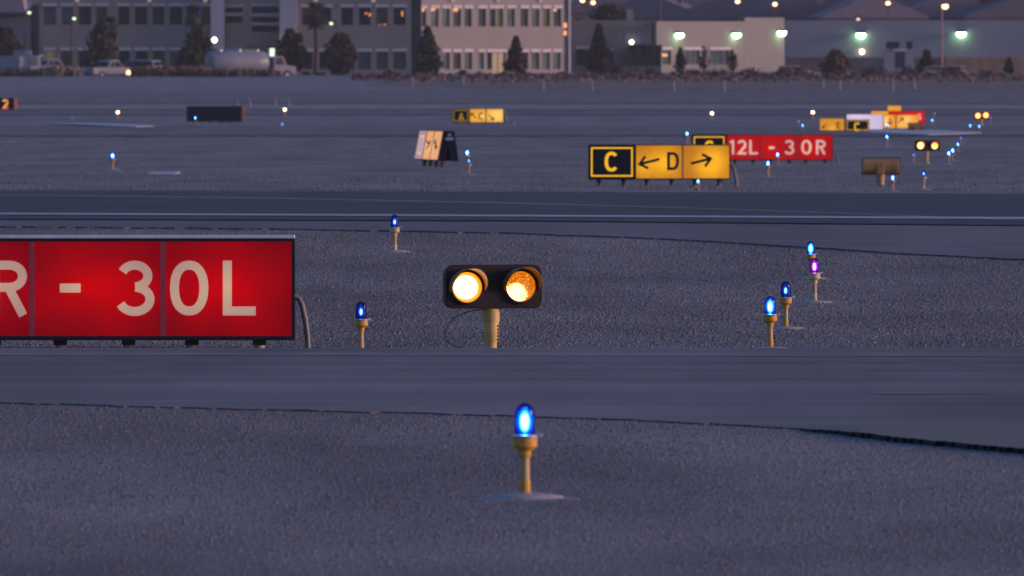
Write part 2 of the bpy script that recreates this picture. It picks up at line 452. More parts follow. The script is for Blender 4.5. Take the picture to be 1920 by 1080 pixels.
M['glow_w'] = addglow('bulb_glow_weak', (0.05, 0.06, 1.0), .35)
M['glow_v'] = addglow('bulb_glow_violet', (0.25, 0.35, 1.0), 2.0)
U = 0.356 / 755
def make_edge_light(core, ga, gb, size, outer=1.0):
    r = empty('taxiway_edge_light', (0, 0, 0))
    def pr(l): return [(a * U, (895 - b_) * U) for a, b_ in l][::1]
    m = MB(); m.lathe([(300*U, -.004), (330*U, .0), (300*U, .010), (200*U, .018), (70*U, .022)], 28)
    m.build('base_plate', M['pad'], r)
    m = MB(); m.lathe([(470*U, -.01), (450*U, .002), (320*U, .005)], 28); m.build('concrete_collar', M['pad_conc'], r)
    m = MB(); m.lathe(pr([(64, 868), (60, 850), (50, 842), (44, 835), (44, 750), (36, 735)]), 12); m.build('coupling', M['yellow'], r)
    m = MB(); m.lathe(pr([(39, 740), (38, 568)]), 14); m.build('stem', M['stem'], r)
    m = MB(); m.lathe(pr([(40, 575), (48, 560), (52, 520), (72, 505), (90, 490), (98, 482), (98, 415)]), 20)
    m.build('lamp_holder', M['yellow'], r)
    m = MB(); m.lathe(pr([(104, 414), (106, 408), (106, 398), (84, 390)]), 22)
    m.box(100*U, 138*U, -14*U, 14*U, (895-412)*U, (895-380)*U)
    m.build('clamp_ring', M['ring'], r, bevel=.001)
    m = MB()
    prof = [(80, 392), (80, 300), (79, 235)] + [(80*math.cos(a), 225 - 85*math.sin(a)) for a in np.linspace(0.1, 1.5, 9)]
    m.lathe(pr(prof), 24)
    g = m.build('globe', M['dome'], r)
    m = MB()
    def ell(rx, rz, cz, mi):
        m.lathe([(max(.0004, rx*math.cos(a))*U, (895-cz)*U + rz*math.sin(a)*U) for a in np.linspace(-1.55, 1.55, 11)], 14, mi=mi)
    ell(26*size, 62*size, 290, 0); ell(42*size, 85*size, 288, 1); ell(66*outer, 106*outer, 286, 2)
    m.build('bulb', [core, ga, gb], g)
    return r
P_norm = make_edge_light(M['bulb_core'], M['glow_a'], M['glow_b'], 1.0)
P_weak = make_edge_light(M['bulb_weak'], M['glow_v'], M['glow_w'], 0.66, .8)
P_pink = make_edge_light(M['bulb_pink'], M['glow_p'], M['glow_w'], 0.9)
used = set()
for g_ in P_pink.children:
    if g_.name.startswith('globe'): g_.data.materials[0] = M['dome_pink']
def edge_light(px, ybase, h, label, proto=None, d=None, yaw=0.0, hide_base=False, pale=False):
    proto = proto or P_norm
    if d is None: p = hit(px, ybase, 80 if ybase < 650 else 20)
    else: p = at(px, ybase, d); 
    s = S(p.y)
    o = proto if proto.name not in used else copy_tree(proto)
    used.add(proto.name)
    o.location = p; o.rotation_euler = (0, 0, yaw)
    k = (h / s) / 0.356
    o.scale = (k, k, k)
    tag(o, label, 'edge light', 'blue taxiway edge lights')
    if pale:
        for c_ in o.children:
            if c_.name.startswith(('coupling', 'lamp_holder')):
                c_.data = c_.data.copy(); c_.data.materials[0] = M['yellow_pale']
    return o
edge_light(984, 935, 180, 'nearest blue edge light, on its round plate in the foreground gravel')
edge_light(677, 664, 99, 'dim violet blue edge light between large red sign and amber guard light', P_weak, d=72, yaw=.3)
edge_light(740, 473, 71, 'blue edge light on a pale post above right of the large red sign', P_weak, pale=True)
edge_light(1520, 523, 71, 'farthest of the four edge lights right of the guard light, behind a pink one')
edge_light(1527, 568, 85, 'edge light glowing pink and white among the four right of the guard light', P_pink, yaw=.2, pale=True)
edge_light(1473, 617, 90, 'edge light with a small weak glow just behind the brightest of the right hand four', P_weak, yaw=.1)
edge_light(1444, 656, 101, 'brightest and nearest of the four blue edge lights right of the guard light', d=80)
edge_light(211, 319, 34, 'blue edge light alone in the gravel at far left beyond the dark taxiway')
edge_light(879, 328, 33, 'blue edge light right of the tilted D sign, nearer one of the pair', P_weak)
edge_light(876, 312, 32, 'brighter blue edge light just behind another one, right of the tilted D sign')
edge_light(1309, 359, 24, 'blue edge light low beneath the right end of the yellow arrow sign')
edge_light(1440, 332, 32, 'blue edge light standing in front of the lower edge of the red 12L-30R sign')
edge_light(1458, 310, 25, 'blue edge light in front of the middle of the red 12L-30R sign')
edge_light(1288, 270, 24, 'blue edge light just left of the top corner of the farther black C panel')
edge_light(1674, 359, 32, 'bright blue edge light beside the post of the brown light housing')
edge_light(1732, 356, 38, 'blue edge light on a pale pink post right of the brown light housing', P_weak, pale=True)
edge_light(1713, 306, 20, 'dim blue edge light below the left lamp of the farther amber guard light', P_weak)
edge_light(1779, 309, 27, 'nearest of the four edge lights in a slanting row at the right')
edge_light(1786, 302, 25, 'second nearest of four edge lights in a slanting row at the right')
edge_light(1796, 284, 17, 'third of the four edge lights in a slanting row at the right')
edge_light(1802, 271, 15, 'farthest of the four edge lights in a slanting row at the right', P_weak)
edge_light(1663, 274, 22, 'blue edge light below the pale pavement in front of the distant sign cluster')
edge_light(1663, 246, 15, 'blue edge light in front of the distant yellow A arrow sign')
edge_light(1497, 236, 12, 'faint upper blue edge light left of the distant yellow E sign', P_weak)
edge_light(1505, 245, 12, 'lower blue edge light left of the distant yellow E sign')
edge_light(1748, 236, 13, 'blue edge light just right of the distant red sign')
edge_light(1752, 221, 10, 'faintest blue edge light, above and right of the distant red sign', P_weak)
edge_light(1819, 247, 14, 'left of two blue edge lights below the farthest amber lamps')
edge_light(1836, 247, 13, 'right of two blue edge lights below the farthest amber lamps')
edge_light(1857, 230, 12, 'faint blue edge light just right of the farthest amber lamps', P_weak)
edge_light(137, 227, 9, 'faint tiny blue edge light at left, left of the white runway light', P_weak)
edge_light(366, 232, 14, 'blue edge light in front of the dark unlit sign')
edge_light(529, 241, 10, 'blue edge light below the white runway light left of centre')
edge_light(964, 239, 11, 'faint blue edge light right of the distant yellow A sign', P_weak)

# white runway edge lights
M['clear_hot'] = emat('clear_lamp', (1.0, 0.76, 0.50), 11)
M['clear_fringe'] = addglow('clear_halo', (1.0, 0.30, 0.08), 2.2)  # orange fringe of the bright lamp, painted as a glowing shell
def make_runway_light():
    r = empty('runway_edge_light', (0, 0, 0))
    m = MB(); m.lathe([(.09, 0), (.09, .02), (.04, .03)], 14); m.build('base_plate', M['pad'], r)
    m = MB(); m.lathe([(.022, .02), (.022, .22), (.05, .24), (.055, .27)], 12); m.build('stem', M['yellow'], r)
    m = MB(); m.lathe([(.055, .27), (.055, .33), (.04, .365), (.01, .38)], 14, mi=0); m.lathe([(.075, .27), (.08, .33), (.055, .385), (.01, .4)], 14, mi=1)
    m.build('globe', [M['clear_hot'], M['clear_fringe']], r)
    return r
RL = make_runway_light()
for i, (px, y, lab) in enumerate([(221, 222, 'white runway light left of the dark unlit sign'), (534, 217, 'white runway light right of the dark unlit sign'),
        (1335, 224, 'white runway light beyond the red 12L-30R sign, left one of two'), (1524, 222, 'white runway light above and left of the distant yellow E sign')]):
    o = RL if i == 0 else copy_tree(RL)
    p = hit(px, y, 300); o.location = p; k = 13.5 / S(p.y) / .38; o.scale = (k, k, k)
    tag(o, lab, 'runway light', 'white runway edge lights')

# ------------------------------------------------------------------ stroke lettering
def arc(cx, cy, rx, ry, a0, a1, n=14, e=2.0):
    out = []
    for i in range(n):
        a = math.radians(a0 + (a1 - a0) * i / (n - 1)); c_, s_ = math.cos(a), math.sin(a)
        out.append((cx + rx * math.copysign(abs(c_) ** (2/e), c_), cy + ry * math.copysign(abs(s_) ** (2/e), s_)))
    return out
T = .165
h_ = T / 2
GL = {
 '0': (0.70, [('c', arc(.35, .5, .35-h_, .5-h_, 90, 450, 30, 2.25))]),
 'C': (0.66, [('o', arc(.35, .5, .35-h_, .5-h_, 42, 318, 24, 2.3))]),
 '3': (0.66, [('o', arc(.31, .72, .24, .28-h_, 158, -88, 16)), ('o', arc(.31, .295, .28, .295-h_+.01, 88, -158, 16))]),
 'R': (0.66, [('o', [(h_, 0), (h_, 1)]), ('o', [(h_, 1-h_), (.34, 1-h_)] + arc(.34, .715, .24, .285-h_, 90, -90, 12) + [(.34, .43+h_), (h_, .43+h_)]), ('o', [(.33, .5), (.59, 0)])]),
 'L': (0.60, [('o', [(h_, 1), (h_, h_), (.6, h_)])]),
 'D': (0.66, [('o', [(h_, 0), (h_, 1)]), ('o', [(h_, 1-h_), (.30, 1-h_)] + arc(.30, .5, .36-h_, .5-h_, 90, -90, 16, 2.3) + [(.30, h_), (h_, h_)])]),
 '1': (0.30, [('o', [(.20, 0), (.20, 1)]), ('o', [(.0, .80), (.17, .93)])]),
 '2': (0.62, [('o', arc(.31, .70, .31-h_, .30-h_, 165, -20, 14) + [(.52, .55), (h_+.02, h_), (.62, h_)])]),
 'E': (0.56, [('o', [(.56, 1-h_), (h_, 1-h_), (h_, h_), (.56, h_)]), ('o', [(h_, .5), (.5, .5)])]),
 'A': (0.72, [('o', [(.06, 0), (.36, .97), (.66, 0)]), ('o', [(.16, .3), (.56, .3)])]),
 'S': (0.62, [('o', arc(.31, .73, .31-h_, .27-h_, 20, 250, 14) + arc(.31, .27, .31-h_, .27-h_, 70, -160, 14))]),
 '-': (0.38, [('o', [(0, .5), (.38, .5)])]),
}
def arrow(deg):
    a = math.radians(deg); c_, s_ = math.cos(a), math.sin(a)
    def q(x, y): return (.5 + x*c_ - y*s_, .5 + x*s_ + y*c_)
    return (1.0, [('o', [q(-.62, 0), q(.58, 0)]), ('o', [q(.17, .38), q(.62, 0), q(.17, -.38)])])
for nm_, dg in (('ar_r', 14), ('ar_l', 194), ('ar_ur', 45), ('ar_ul', 135), ('ar_dr', -45), ('ar_dl', 225)):
    GL[nm_] = arrow(dg)
def stroke(mb, pts, t, y, mi=0, closed=False, depth=.002):
    n = len(pts); L = []; R = []
    P = [Vector((p[0], p[1])) for p in pts]
    for i in range(n):
        if closed:
            a = P[i-1] if i > 0 else P[n-2]; b_ = P[i+1] if i < n-1 else P[1]
        else:
            a = P[max(i-1, 0)]; b_ = P[min(i+1, n-1)]
        d1 = (P[i] - a) if (P[i]-a).length > 1e-6 else (b_ - P[i]); d2 = (b_ - P[i]) if (b_-P[i]).length > 1e-6 else d1
        d1 = d1.normalized(); d2 = d2.normalized()
        n1 = Vector((-d1.y, d1.x)); n2 = Vector((-d2.y, d2.x)); nn = (n1 + n2)
        nn = nn.normalized() if nn.length > 1e-3 else n1
        k = min(2.2, 1 / max(.35, nn.dot(n1)))
        L.append(P[i] + nn * t/2 * k); R.append(P[i] - nn * t/2 * k)
    v = [(p.x, y, p.y) for p in L] + [(p.x, y, p.y) for p in R]
    f = [(i, i+n, i+1+n, i+1) for i in range(n-1)]
    mb.add(v, f, mi)
def glyph(mb, ch, cx, cz, h, y, kx=1.0, slant=0):
    wd, st = GL[ch]
    for j, (kind, pts) in enumerate(st):
        q = [(((x - wd/2) * h) * kx + cx, (z - .5) * h + cz) for x, z in pts]
        stroke(mb, q, T*h*(min(1, kx*1.2)), y - .0006*j, closed=(kind == 'c'))

M['frame'] = mat('sign_frame', (0.012, 0.010, 0.018), 0.5)
M['cap'] = mat('sign_cap', (0.60, 0.60, 0.64), 0.35)
M['back'] = mat('sign_back', (0.012, 0.014, 0.04), 0.6)
M['black_face'] = mat('black_face', (0.008, 0.009, 0.02), 0.4)
M['leg'] = mat('sign_leg', (0.05, 0.045, 0.045), 0.6)
M['footing'] = mat('sign_footing', (0.35, 0.30, 0.24), 0.7)
M['joint_red'] = mat('joint_red', (0.35, 0.06, 0.09), 0.5)
M['joint_yel'] = mat('joint_yellow', (0.40, 0.25, 0.12), 0.5)
M['text_yel'] = backlit('legend_yellow', (1.0, 0.55, 0.02), (0.78, 0.36, 0.008), [], (0.5, 0.3, 0.02))
M['text_black'] = mat('legend_black', (0.012, 0.012, 0.018), 0.5)

def sign(name, label, xl, xr, yt, yb, d, panels, legs=(), ylegs=None, border=6, depth=.26, hose=None, cap=False, yaw=0, joints=True, cat='airfield sign', group=None):
    """panels = (px0, px1, kind, glyph list (ch, px centre, py centre, px height), face material, legend material)"""
    s = S(d)
    base_y = ylegs if ylegs else yb
    o = at(xl, base_y, d)
    root = empty(name, o, yaw, label, cat, group)
    def X(px): return (px - xl) / s
    def Z(py): return (base_y - py) / s
    bd = border / s
    mb = MB()
    # an open box: back, top, bottom, sides, the faces sit 1 cm back in it
    W, z0, z1 = X(xr), Z(yb), Z(yt)
    mb.box(0, W, .03, depth, z0, z1)
    mb.box(0, W, -.012, .03, z0, z0 + bd); mb.box(0, W, -.012, .03, z1 - bd*.7, z1)
    mb.box(0, bd*.7, -.012, .03, z0 + bd, z1 - bd*.7); mb.box(W - bd*.7, W, -.012, .03, z0 + bd, z1 - bd*.7)
    mb.build('frame', M['frame'], root)
    if cap:
        m = MB(); m.box(.002, W-.002, -.006, depth-.01, z1, z1 + 5.5/s)
        m.build('top_cap', M['cap'], root, bevel=.003)
    for (a, b_, kind, gl, fm, lm) in panels:
        m = MB(); e_ = 1.2 / s
        pz0, pz1 = z0 + bd, z1 - bd*.7
        xa, xb = max(X(a), bd*.7) + (0 if X(a) <= bd else e_), min(X(b_), W - bd*.7) - (0 if X(b_) >= W-bd else e_)
        m.box(xa, xb, 0, .03, pz0, pz1)
        pn = m.build('panel', fm, root)
        if kind == 'loc':   # black location panel with its yellow border
            m = MB(); i1 = .035 * (pz1-pz0)/.66 * 1.0; t_ = .028 * (pz1-pz0) / .6
            ax, bx, az, bz = xa + i1, xb - i1, pz0 + i1, pz1 - i1
            m.box(ax, bx, -.004, 0, az, az+t_); m.box(ax, bx, -.004, 0, bz-t_, bz)
            m.box(ax, ax+t_, -.004, 0, az+t_, bz-t_); m.box(bx-t_, bx, -.004, 0, az+t_, bz-t_)
            m.build('border', lm, pn)
        if gl:
            for g_ in gl:
                m = MB(); ch, gx, gy, gh = g_[:4]; kx = g_[4] if len(g_) > 4 else 1.0
                glyph(m, ch, X(gx), Z(gy), gh / s, -.003, kx)
                m.build('legend', lm, pn)
    if joints:
        for (a, b_, kind, gl, fm, lm), nx in zip(panels[:-1], panels[1:]):
            m = MB(); jm = M['frame']
            if kind == 'red' and nx[2] == 'red': jm = M['joint_red']
            if kind == 'yel' and nx[2] == 'yel': jm = M['joint_yel']
            jw = 4.5 / 270 / 1.0 if kind == 'red' else .018
            m.box(X(b_) - jw, X(b_) + jw, -.009, .0, z0 + bd + .001, z1 - bd*.7 - .001)
            m.build('joint_strip', jm, root)
    for lx in legs:
        m = MB(); r_ = .028
        m.box(X(lx)-.045, X(lx)+.045, depth/2-.045, depth/2+.045, z0-.035, z0)
        m.lathe([(r_, -.12), (r_, z0 - .03)], 10, c=(X(lx), depth/2, 0))
        lg = m.build('leg', M['leg'], root)
        m = MB(); fh = .042 if s > 200 else .012
        m.lathe([(.04 if s > 200 else .055, -.15), (.036 if s > 200 else .055, fh), (.035, fh + .012)], 12, c=(X(lx), depth/2, 0)); m.build('footing', M['footing'], lg)
    if hose:
        pts = [(X(px), depth/2, Z(py)) for px, py in hose[0]]
        m = MB(); m.tube(pts, hose[1], 10); m.build('conduit', M['conduit'], root)
    return root

# large red holding sign, near left
sR = S(80)
def spot(px, py, xl, base, s, r, wt): return ((px - xl) / s, (base - py) / s, r, wt)
xl, by = -432, 662
spots = [spot(a, 537, xl, by, sR, (.70, .55), .9) for a in (-330, -80, 175, 430)] + [spot(a, 550, xl, by, sR, (.95, .30), .3) for a in (-60, 300)]
red_face = backlit('red_face', (0.56, 0.0, 0.001), (0.150, 0.0008, 0.004), spots, (0.16, 0.002, 0.005))
red_leg = backlit('red_legend', (0.56, 0.34, 0.17), (0.27, 0.14, 0.115), spots, (0.32, 0.25, 0.25), seed=3)
gh = 103
sign('runway_sign', 'large glowing red sign reading R - 30L, cut by the left edge of the photo', xl, 553, 447, 638, 80,
     [(-432, -185, 'red', [('1', -250, 540, gh), ('2', -215, 540, gh)], red_face, red_leg),
      (-185, 60, 'red', [('R', 17, 540, gh)], red_face, red_leg),
      (60, 306, 'red', [('-', 132, 540, gh), ('3', 255, 540, gh)], red_face, red_leg),
      (306, 553, 'red', [('0', 355, 540, gh), ('L', 449, 540, gh)], red_face, red_leg)],
     legs=(-260, -135, -12, 112, 240, 359, 486), ylegs=662, border=8, cap=True,
     hose=([(548, 556), (560, 560), (566, 572), (572, 600), (576, 630), (578, 668)], .019))

# yellow sign with black C panel
d2 = 220; s2 = S(d2); xl, by = 1103, 350
yspots = [spot(1245, 303, xl, by, s2, .55, 1.25), spot(1340, 303, xl, by, s2, .6, 1.3), spot(1205, 316, xl, by, s2, .5, .4), spot(1320, 318, xl, by, s2, .5, .45), spot(1205, 310, xl, by, s2, .4, .5)]
yf = backlit('yellow_face', (1.0, 0.46, 0.015), (0.46, 0.150, 0.008), yspots, (0.15, 0.07, 0.012), seed=1)
sign('direction_sign', 'yellow sign with black C panel, left arrow, D and right arrow beyond the dark taxiway', xl, 1369, 271, 337, d2,
     [(1103, 1191, 'loc', [('C', 1146, 303, 37)], M['black_face'], M['text_yel']),
      (1191, 1280, 'yel', [('ar_l', 1218, 303, 31), ('D', 1262, 302, 34)], yf, M['text_black']),
      (1280, 1369, 'yel', [('ar_r', 1314, 302, 31)], yf, M['text_black'])],
     legs=(1123, 1169, 1212, 1259, 1302, 1348), ylegs=350, border=2.6,
     hose=([(1366, 308), (1374, 310), (1377, 320), (1380, 335), (1382, 350)], .03))

# 12L - 30R
d3 = 304; s3 = S(d3); xl, by = 1297, 308
rsp = [spot(a, 276, xl, by, s3, (.55, .42), 1.0) for a in (1395, 1445, 1520)]
red2 = backlit('red_face_far', (0.60, 0.006, 0.003), (0.36, 0.004, 0.006), rsp, (0.14, 0.002, 0.004), seed=2)
redl2 = backlit('red_legend_far', (0.80, 0.48, 0.33), (0.52, 0.27, 0.22), rsp, (0.4, 0.33, 0.3), seed=5)
sign('runway_sign', 'glowing red sign reading 12L - 30R with a black C panel, behind the yellow arrow sign', xl, 1562, 252, 301, d3,
     [(1297, 1362, 'loc', [('C', 1330, 277, 27)], M['black_face'], M['text_yel']),
      (1362, 1427, 'red', [('1', 1373, 276, 27.5), ('2', 1391, 276, 27.5), ('L', 1413, 276, 27.5)], red2, redl2),
      (1427, 1496, 'red', [('-', 1447, 277, 27.5), ('3', 1480, 276, 27.5)], red2, redl2),
      (1496, 1562, 'red', [('0', 1512, 276, 27.5), ('R', 1539, 276, 27.5)], red2, redl2)],
     legs=(1318, 1378, 1412, 1445, 1480, 1511, 1547), ylegs=309, border=2.0,
     hose=([(1560, 281), (1567, 283), (1570, 292), (1572, 307)], .022))

# distant yellow A sign
d4 = dhit(896, 232); s4 = S(d4); xl, by = 848, 232
ysp = [spot(885, 218, xl, by, s4, .5, .3), spot(905, 219, xl, by, s4, .7, .6), spot(933, 216, xl, by, s4, .75, 1.5), spot(903, 218, xl, by, s4, .22, .6)]
yf4 = backlit('yellow_face_left', (1.0, 0.62, 0.14), (0.78, 0.28, 0.003), ysp, (0.15, 0.08, 0.01))
dimy = backlit('legend_dim_yellow', (0.5, 0.3, 0.01), (0.30, 0.16, 0.01), [], (0.3, 0.2, 0.03))
sign('direction_sign', 'distant yellow sign with black A panel and C between two arrows, left of centre', xl, 944, 204, 230, d4,
     [(848, 880, 'loc', [('A', 865, 219, 14)], M['black_face'], dimy),
      (880, 911, 'yel', [('ar_ul', 888, 217, 11), ('C', 902, 218, 14)], yf4, M['text_black']),
      (911, 944, 'yel', [('ar_dr', 921, 220, 11)], yf4, M['text_black'])], legs=(855, 880, 905, 935), ylegs=232, border=1.2,
     hose=([(943, 210), (947, 213), (948, 222), (949, 230)], .05))

# tilted D sign: tall narrow wedge box seen almost along its length
def wedge_sign():
    d = 235; s = S(d)
    o = at(818, 306, d)
    root = empty('direction_sign', o, 0, 'leaning wedge shaped sign seen nearly edge on, D and two orange panels, black open end', 'airfield sign')
    # cross-section in local (y = across, z = up); long axis runs away from its black end
    H = 57 / s
    ux = Vector((-45 / s, 2.6, 0))       # along the sign, away from the end that faces us
    cs = lambda u, px, pz: Vector((px / s, 0, pz / s)) + ux * u
    # near end corners in px offsets: bottom-left (-3,4) bottom-right (41,4) top-right (35,60) top-left (14,60)
    bl, br, tr, tl = (3, 5), (42, 3), (34, 60), (14, 61)
    def quadbox(name, a, b_, c_, d_, off, m, par):
        n_ = (b_ - a).cross(d_ - a).normalized() * off
        mb = MB(); mb.add([a, b_, c_, d_, a+n_, b_+n_, c_+n_, d_+n_], [(0,1,2,3),(7,6,5,4),(0,4,5,1),(1,5,6,2),(2,6,7,3),(3,7,4,0)])
        return mb.build(name, m, par, fixn=True)
    mb = MB()
    v = [cs(0, *bl), cs(0, *br), cs(0, *tr), cs(0, *tl), cs(1, *bl), cs(1, *br), cs(1, *tr), cs(1, *tl)]
    # hollow end: an inverted V with a dark gap between its two sides
    g0, g1, g2 = (18, 4), (27, 4), (22.5, 34)
    e0 = [cs(0, *p) for p in (bl, g0, g2, g1, br, tr, tl)]; e1 = [cs(1, *p) for p in (bl, g0, g2, g1, br, tr, tl)]
    n = 7
    mb.add(e0 + e1, [(0,1,2,6),(2,5,6),(2,3,4,5),(7,8,9,13),(9,12,13),(9,10,11,12)] + [(i, (i+1) % n, (i+1) % n + n, i+n) for i in range(n)])
    mb.build('frame', M['frame'], root, fixn=True)
    osp = backlit('orange_panel', (0.95, 0.50, 0.20), (0.75, 0.33, 0.14), [((-20/s), 30/s, .4, .8)], (0.3, 0.18, 0.1))
    gsp = backlit('pale_panel', (0.36, 0.28, 0.33), (0.20, 0.16, 0.23), [], (0.3, 0.28, 0.3))
    def face(u0, u1, z0, z1, lift):
        f_ = lambda u, t: cs(u, bl[0] + (tl[0]-bl[0])*t, bl[1] + (tl[1]-bl[1])*t) + Vector((-lift*.5, -lift, 0))
        return f_(u0, z0), f_(u1, z0), f_(u1, z1), f_(u0, z1)
    for u_ in (.355, .67):
        quadbox('joint_strip', *face(u_-.006, u_+.006, .03, .97, .034), .01, M['joint_yel'], root)
    for (u0, u1, m_, arrows) in ((.03, .35, osp, 'a'), (.36, .66, osp, 'b'), (.68, .99, gsp, 'D')):
        a = face(u0, u1, .03, .97, .02)
        p = quadbox('panel', *a, .01, m_, root)
        mb = MB(); uu = [u0 + (u1-u0)*k for k in (.25, .5, .75)]
        if arrows == 'D':
            for (z0, z1, w0, w1) in ((.2, .8, .2, .32), (.2, .8, .62, .74), (.17, .25, .2, .74), (.75, .83, .2, .74)):
                q = face(u0+(u1-u0)*w0, u0+(u1-u0)*w1, z0, z1, .045); mb.add(q, [(0,1,2,3)])
            mb.build('legend', emat('legend_d', (1.0, 0.55, 0.36), .8), p)
            mb = MB()
            for (z0, z1, w0, w1) in ((.04, .1, .02, .98), (.9, .96, .02, .98), (.1, .9, .02, .1), (.1, .9, .9, .98)):
                q = face(u0+(u1-u0)*w0, u0+(u1-u0)*w1, z0, z1, .044); mb.add(q, [(0,1,2,3)])
            mb.build('border', emat('border_d', (0.9, 0.5, 0.4), .5), p)
        else:
            lo = (.62, .3) if arrows == 'a' else (.66, .4)
            segs = ((.25, .40, .55, .66), (.50, .66, .78, .54), (.1, .52, .3, .38)) if arrows == 'a' else ((.75, .70, .35, .50), (.3, .52, .55, .34), (.3, .50, .2, .62))
            for (wa, za, wb, zb) in segs:
                A = face(u0+(u1-u0)*wa, u0+(u1-u0)*(wa+.2), za-.03, za+.03, .045); B = face(u0+(u1-u0)*wb, u0+(u1-u0)*(wb+.2), zb-.03, zb+.03, .045)
                mb.add([A[0], A[1], B[2], B[3]], [(0,1,2,3)])
            mb.build('legend', M['text_black'], p)
    # pale fitting at the top of the black end
    c_ = cs(0, 25, 53); mb = MB(); mb.lathe([(.035, -.03), (.035, .0)], 14, c=(c_.x, c_.y, c_.z), axis='Y'); mb.box(c_.x-.08, c_.x+.08, -.02, -.002, c_.z-.11, c_.z-.05)
    mb.build('end_fitting', mat('fitting', (.35, .37, .5), .4), root)
    for k in range(7):
        q = cs(.02 + (.78 * k / 6), 8 if k % 2 else 12, 0)
        mb = MB(); mb.lathe([(.035, -.08), (.035, .075)], 8, c=(q.x, q.y, 0)); mb.build('leg', M['leg'], root)
wedge_sign()

# dark sign seen from the back
d5 = dhit(400, 231); s5 = S(d5)
rt = sign('unlit_sign', 'dark unlit sign seen from behind with an orange end, upper left', 350, 453, 199, 228, d5,
     [(350, 384, 'b', [], M['back'], None), (384, 419, 'b', [], M['back'], None), (419, 453, 'b', [], M['back'], None)], legs=(364, 379, 394, 415, 430, 448), ylegs=231, border=.8)
m = MB(); m.box(104/s5, 109/s5, .0, .26, 4/s5, 31/s5); m.build('end_panel', mat('orange_end', (.45, .2, .06), .6), rt)
# the 2 at the left edge
d6 = dhit(10, 207)
red_two = backlit('legend_two', (1.0, 0.75, 0.12), (1.0, 0.05, 0.02), [spot(7, 194, -30, 207, S(d6), .35, 2.2)], (.3, .1, .05))
rt = sign('distance_sign', 'small black lit sign with a 2, cut by the left edge of the photo', -30, 26, 184, 205, d6,
     [(-30, 26, 'b', [('2', 10, 195, 18)], M['black_face'], red_two)], legs=(-20, 15), ylegs=207, border=1.0)
m = MB(); m.box(57/S(d6), 62/S(d6), .0, .2, 3/S(d6), 22/S(d6)); m.build('end_panel', emat('end_glow', (.5, .12, .06), .35, (.3, .1, .05)), rt)

# right hand cluster
ye = backlit('yellow_face_e', (0.95, 0.42, 0.02), (0.60, 0.23, 0.01), [spot(1560, 238, 1537, 243, S(dhit(1560, 247)), .3, 1.0)], (.3, .18, .03))
sign('direction_sign', 'distant yellow sign with an arrow and E, leftmost of the right hand cluster', 1537, 1583, 222, 245, dhit(1560, 247),
     [(1537, 1583, 'yel', [('ar_dl', 1546, 236, 9), ('E', 1572, 235, 12)], ye, M['text_black'])], ylegs=247, border=.8, legs=(1545, 1575))
sign('location_sign', 'distant black sign with yellow border and yellow C in the right hand cluster', 1586, 1630, 224, 246, dhit(1600, 248),
     [(1586, 1630, 'loc', [('C', 1607, 238, 17)], M['black_face'], M['text_yel'])], ylegs=248, border=.8, legs=(1595, 1620))
pk = backlit('pale_pink_face', (0.75, 0.55, 0.72), (0.50, 0.38, 0.50), [spot(1610, 219, 1588, 244, S(dhit(1600, 245)), .8, .8)], (.5, .45, .5))
sign('blank_sign', 'distant blank pale pink sign behind the black C sign', 1587, 1656, 214, 243, dhit(1600, 245),
     [(1587, 1656, 'yel', [], pk, None)], ylegs=245, border=.8, legs=(1595, 1645))
ya = backlit('yellow_face_a', (1.0, 0.60, 0.20), (0.80, 0.27, 0.004), [spot(1660, 226, 1655, 244, S(dhit(1600, 244)), .45, 1.1), spot(1700, 224, 1655, 244, S(dhit(1600, 244)), .5, .9), spot(1688, 232, 1655, 244, S(dhit(1600, 244)), .4, .5)], (.3, .18, .03))
sign('direction_sign', 'distant bright yellow sign with A and an arrow right of the pale sign', 1656, 1722, 215, 241, dhit(1600, 244),
     [(1656, 1680, 'yel', [('A', 1669, 228, 12)], ya, M['text_black']), (1680, 1722, 'yel', [('ar_ur', 1689, 226, 10)], ya, M['text_black'])], ylegs=244, border=.8, legs=(1665, 1710))
r9 = backlit('red_face_dist', (0.80, 0.02, 0.01), (0.52, 0.004, 0.006), [spot(1722, 218, 1666, 237, S(dhit(1600, 237)), .4, .6)], (.3, .01, .01))
w9 = backlit('red_legend_dist', (1.0, 0.62, 0.48), (0.9, 0.4, 0.3), [], (.4, .3, .3))
sign('runway_sign', 'distant red sign with a pale S at its right end, behind the yellow A sign', 1666, 1734, 208, 234, dhit(1600, 237),
     [(1666, 1734, 'red', [('S', 1724, 219, 11)], r9, w9)], ylegs=237, border=.9, legs=(1675, 1725))
yt_ = backlit('yellow_face_top', (0.95, 0.40, 0.02), (0.72, 0.26, 0.008), [], (.3, .18, .03))
sign('direction_sign', 'small distant yellow sign topmost of the right hand cluster', 1664, 1690, 198, 212, dhit(1600, 216),
     [(1664, 1690, 'yel', [], yt_, None)], ylegs=216, border=.7, legs=(1670, 1684))
sign('direction_sign', 'low distant yellow sign just left of the topmost one, mostly hidden', 1633, 1668, 208, 222, dhit(1600, 225),
     [(1633, 1668, 'yel', [], yt_, None)], ylegs=225, border=.7, legs=(1640, 1660))

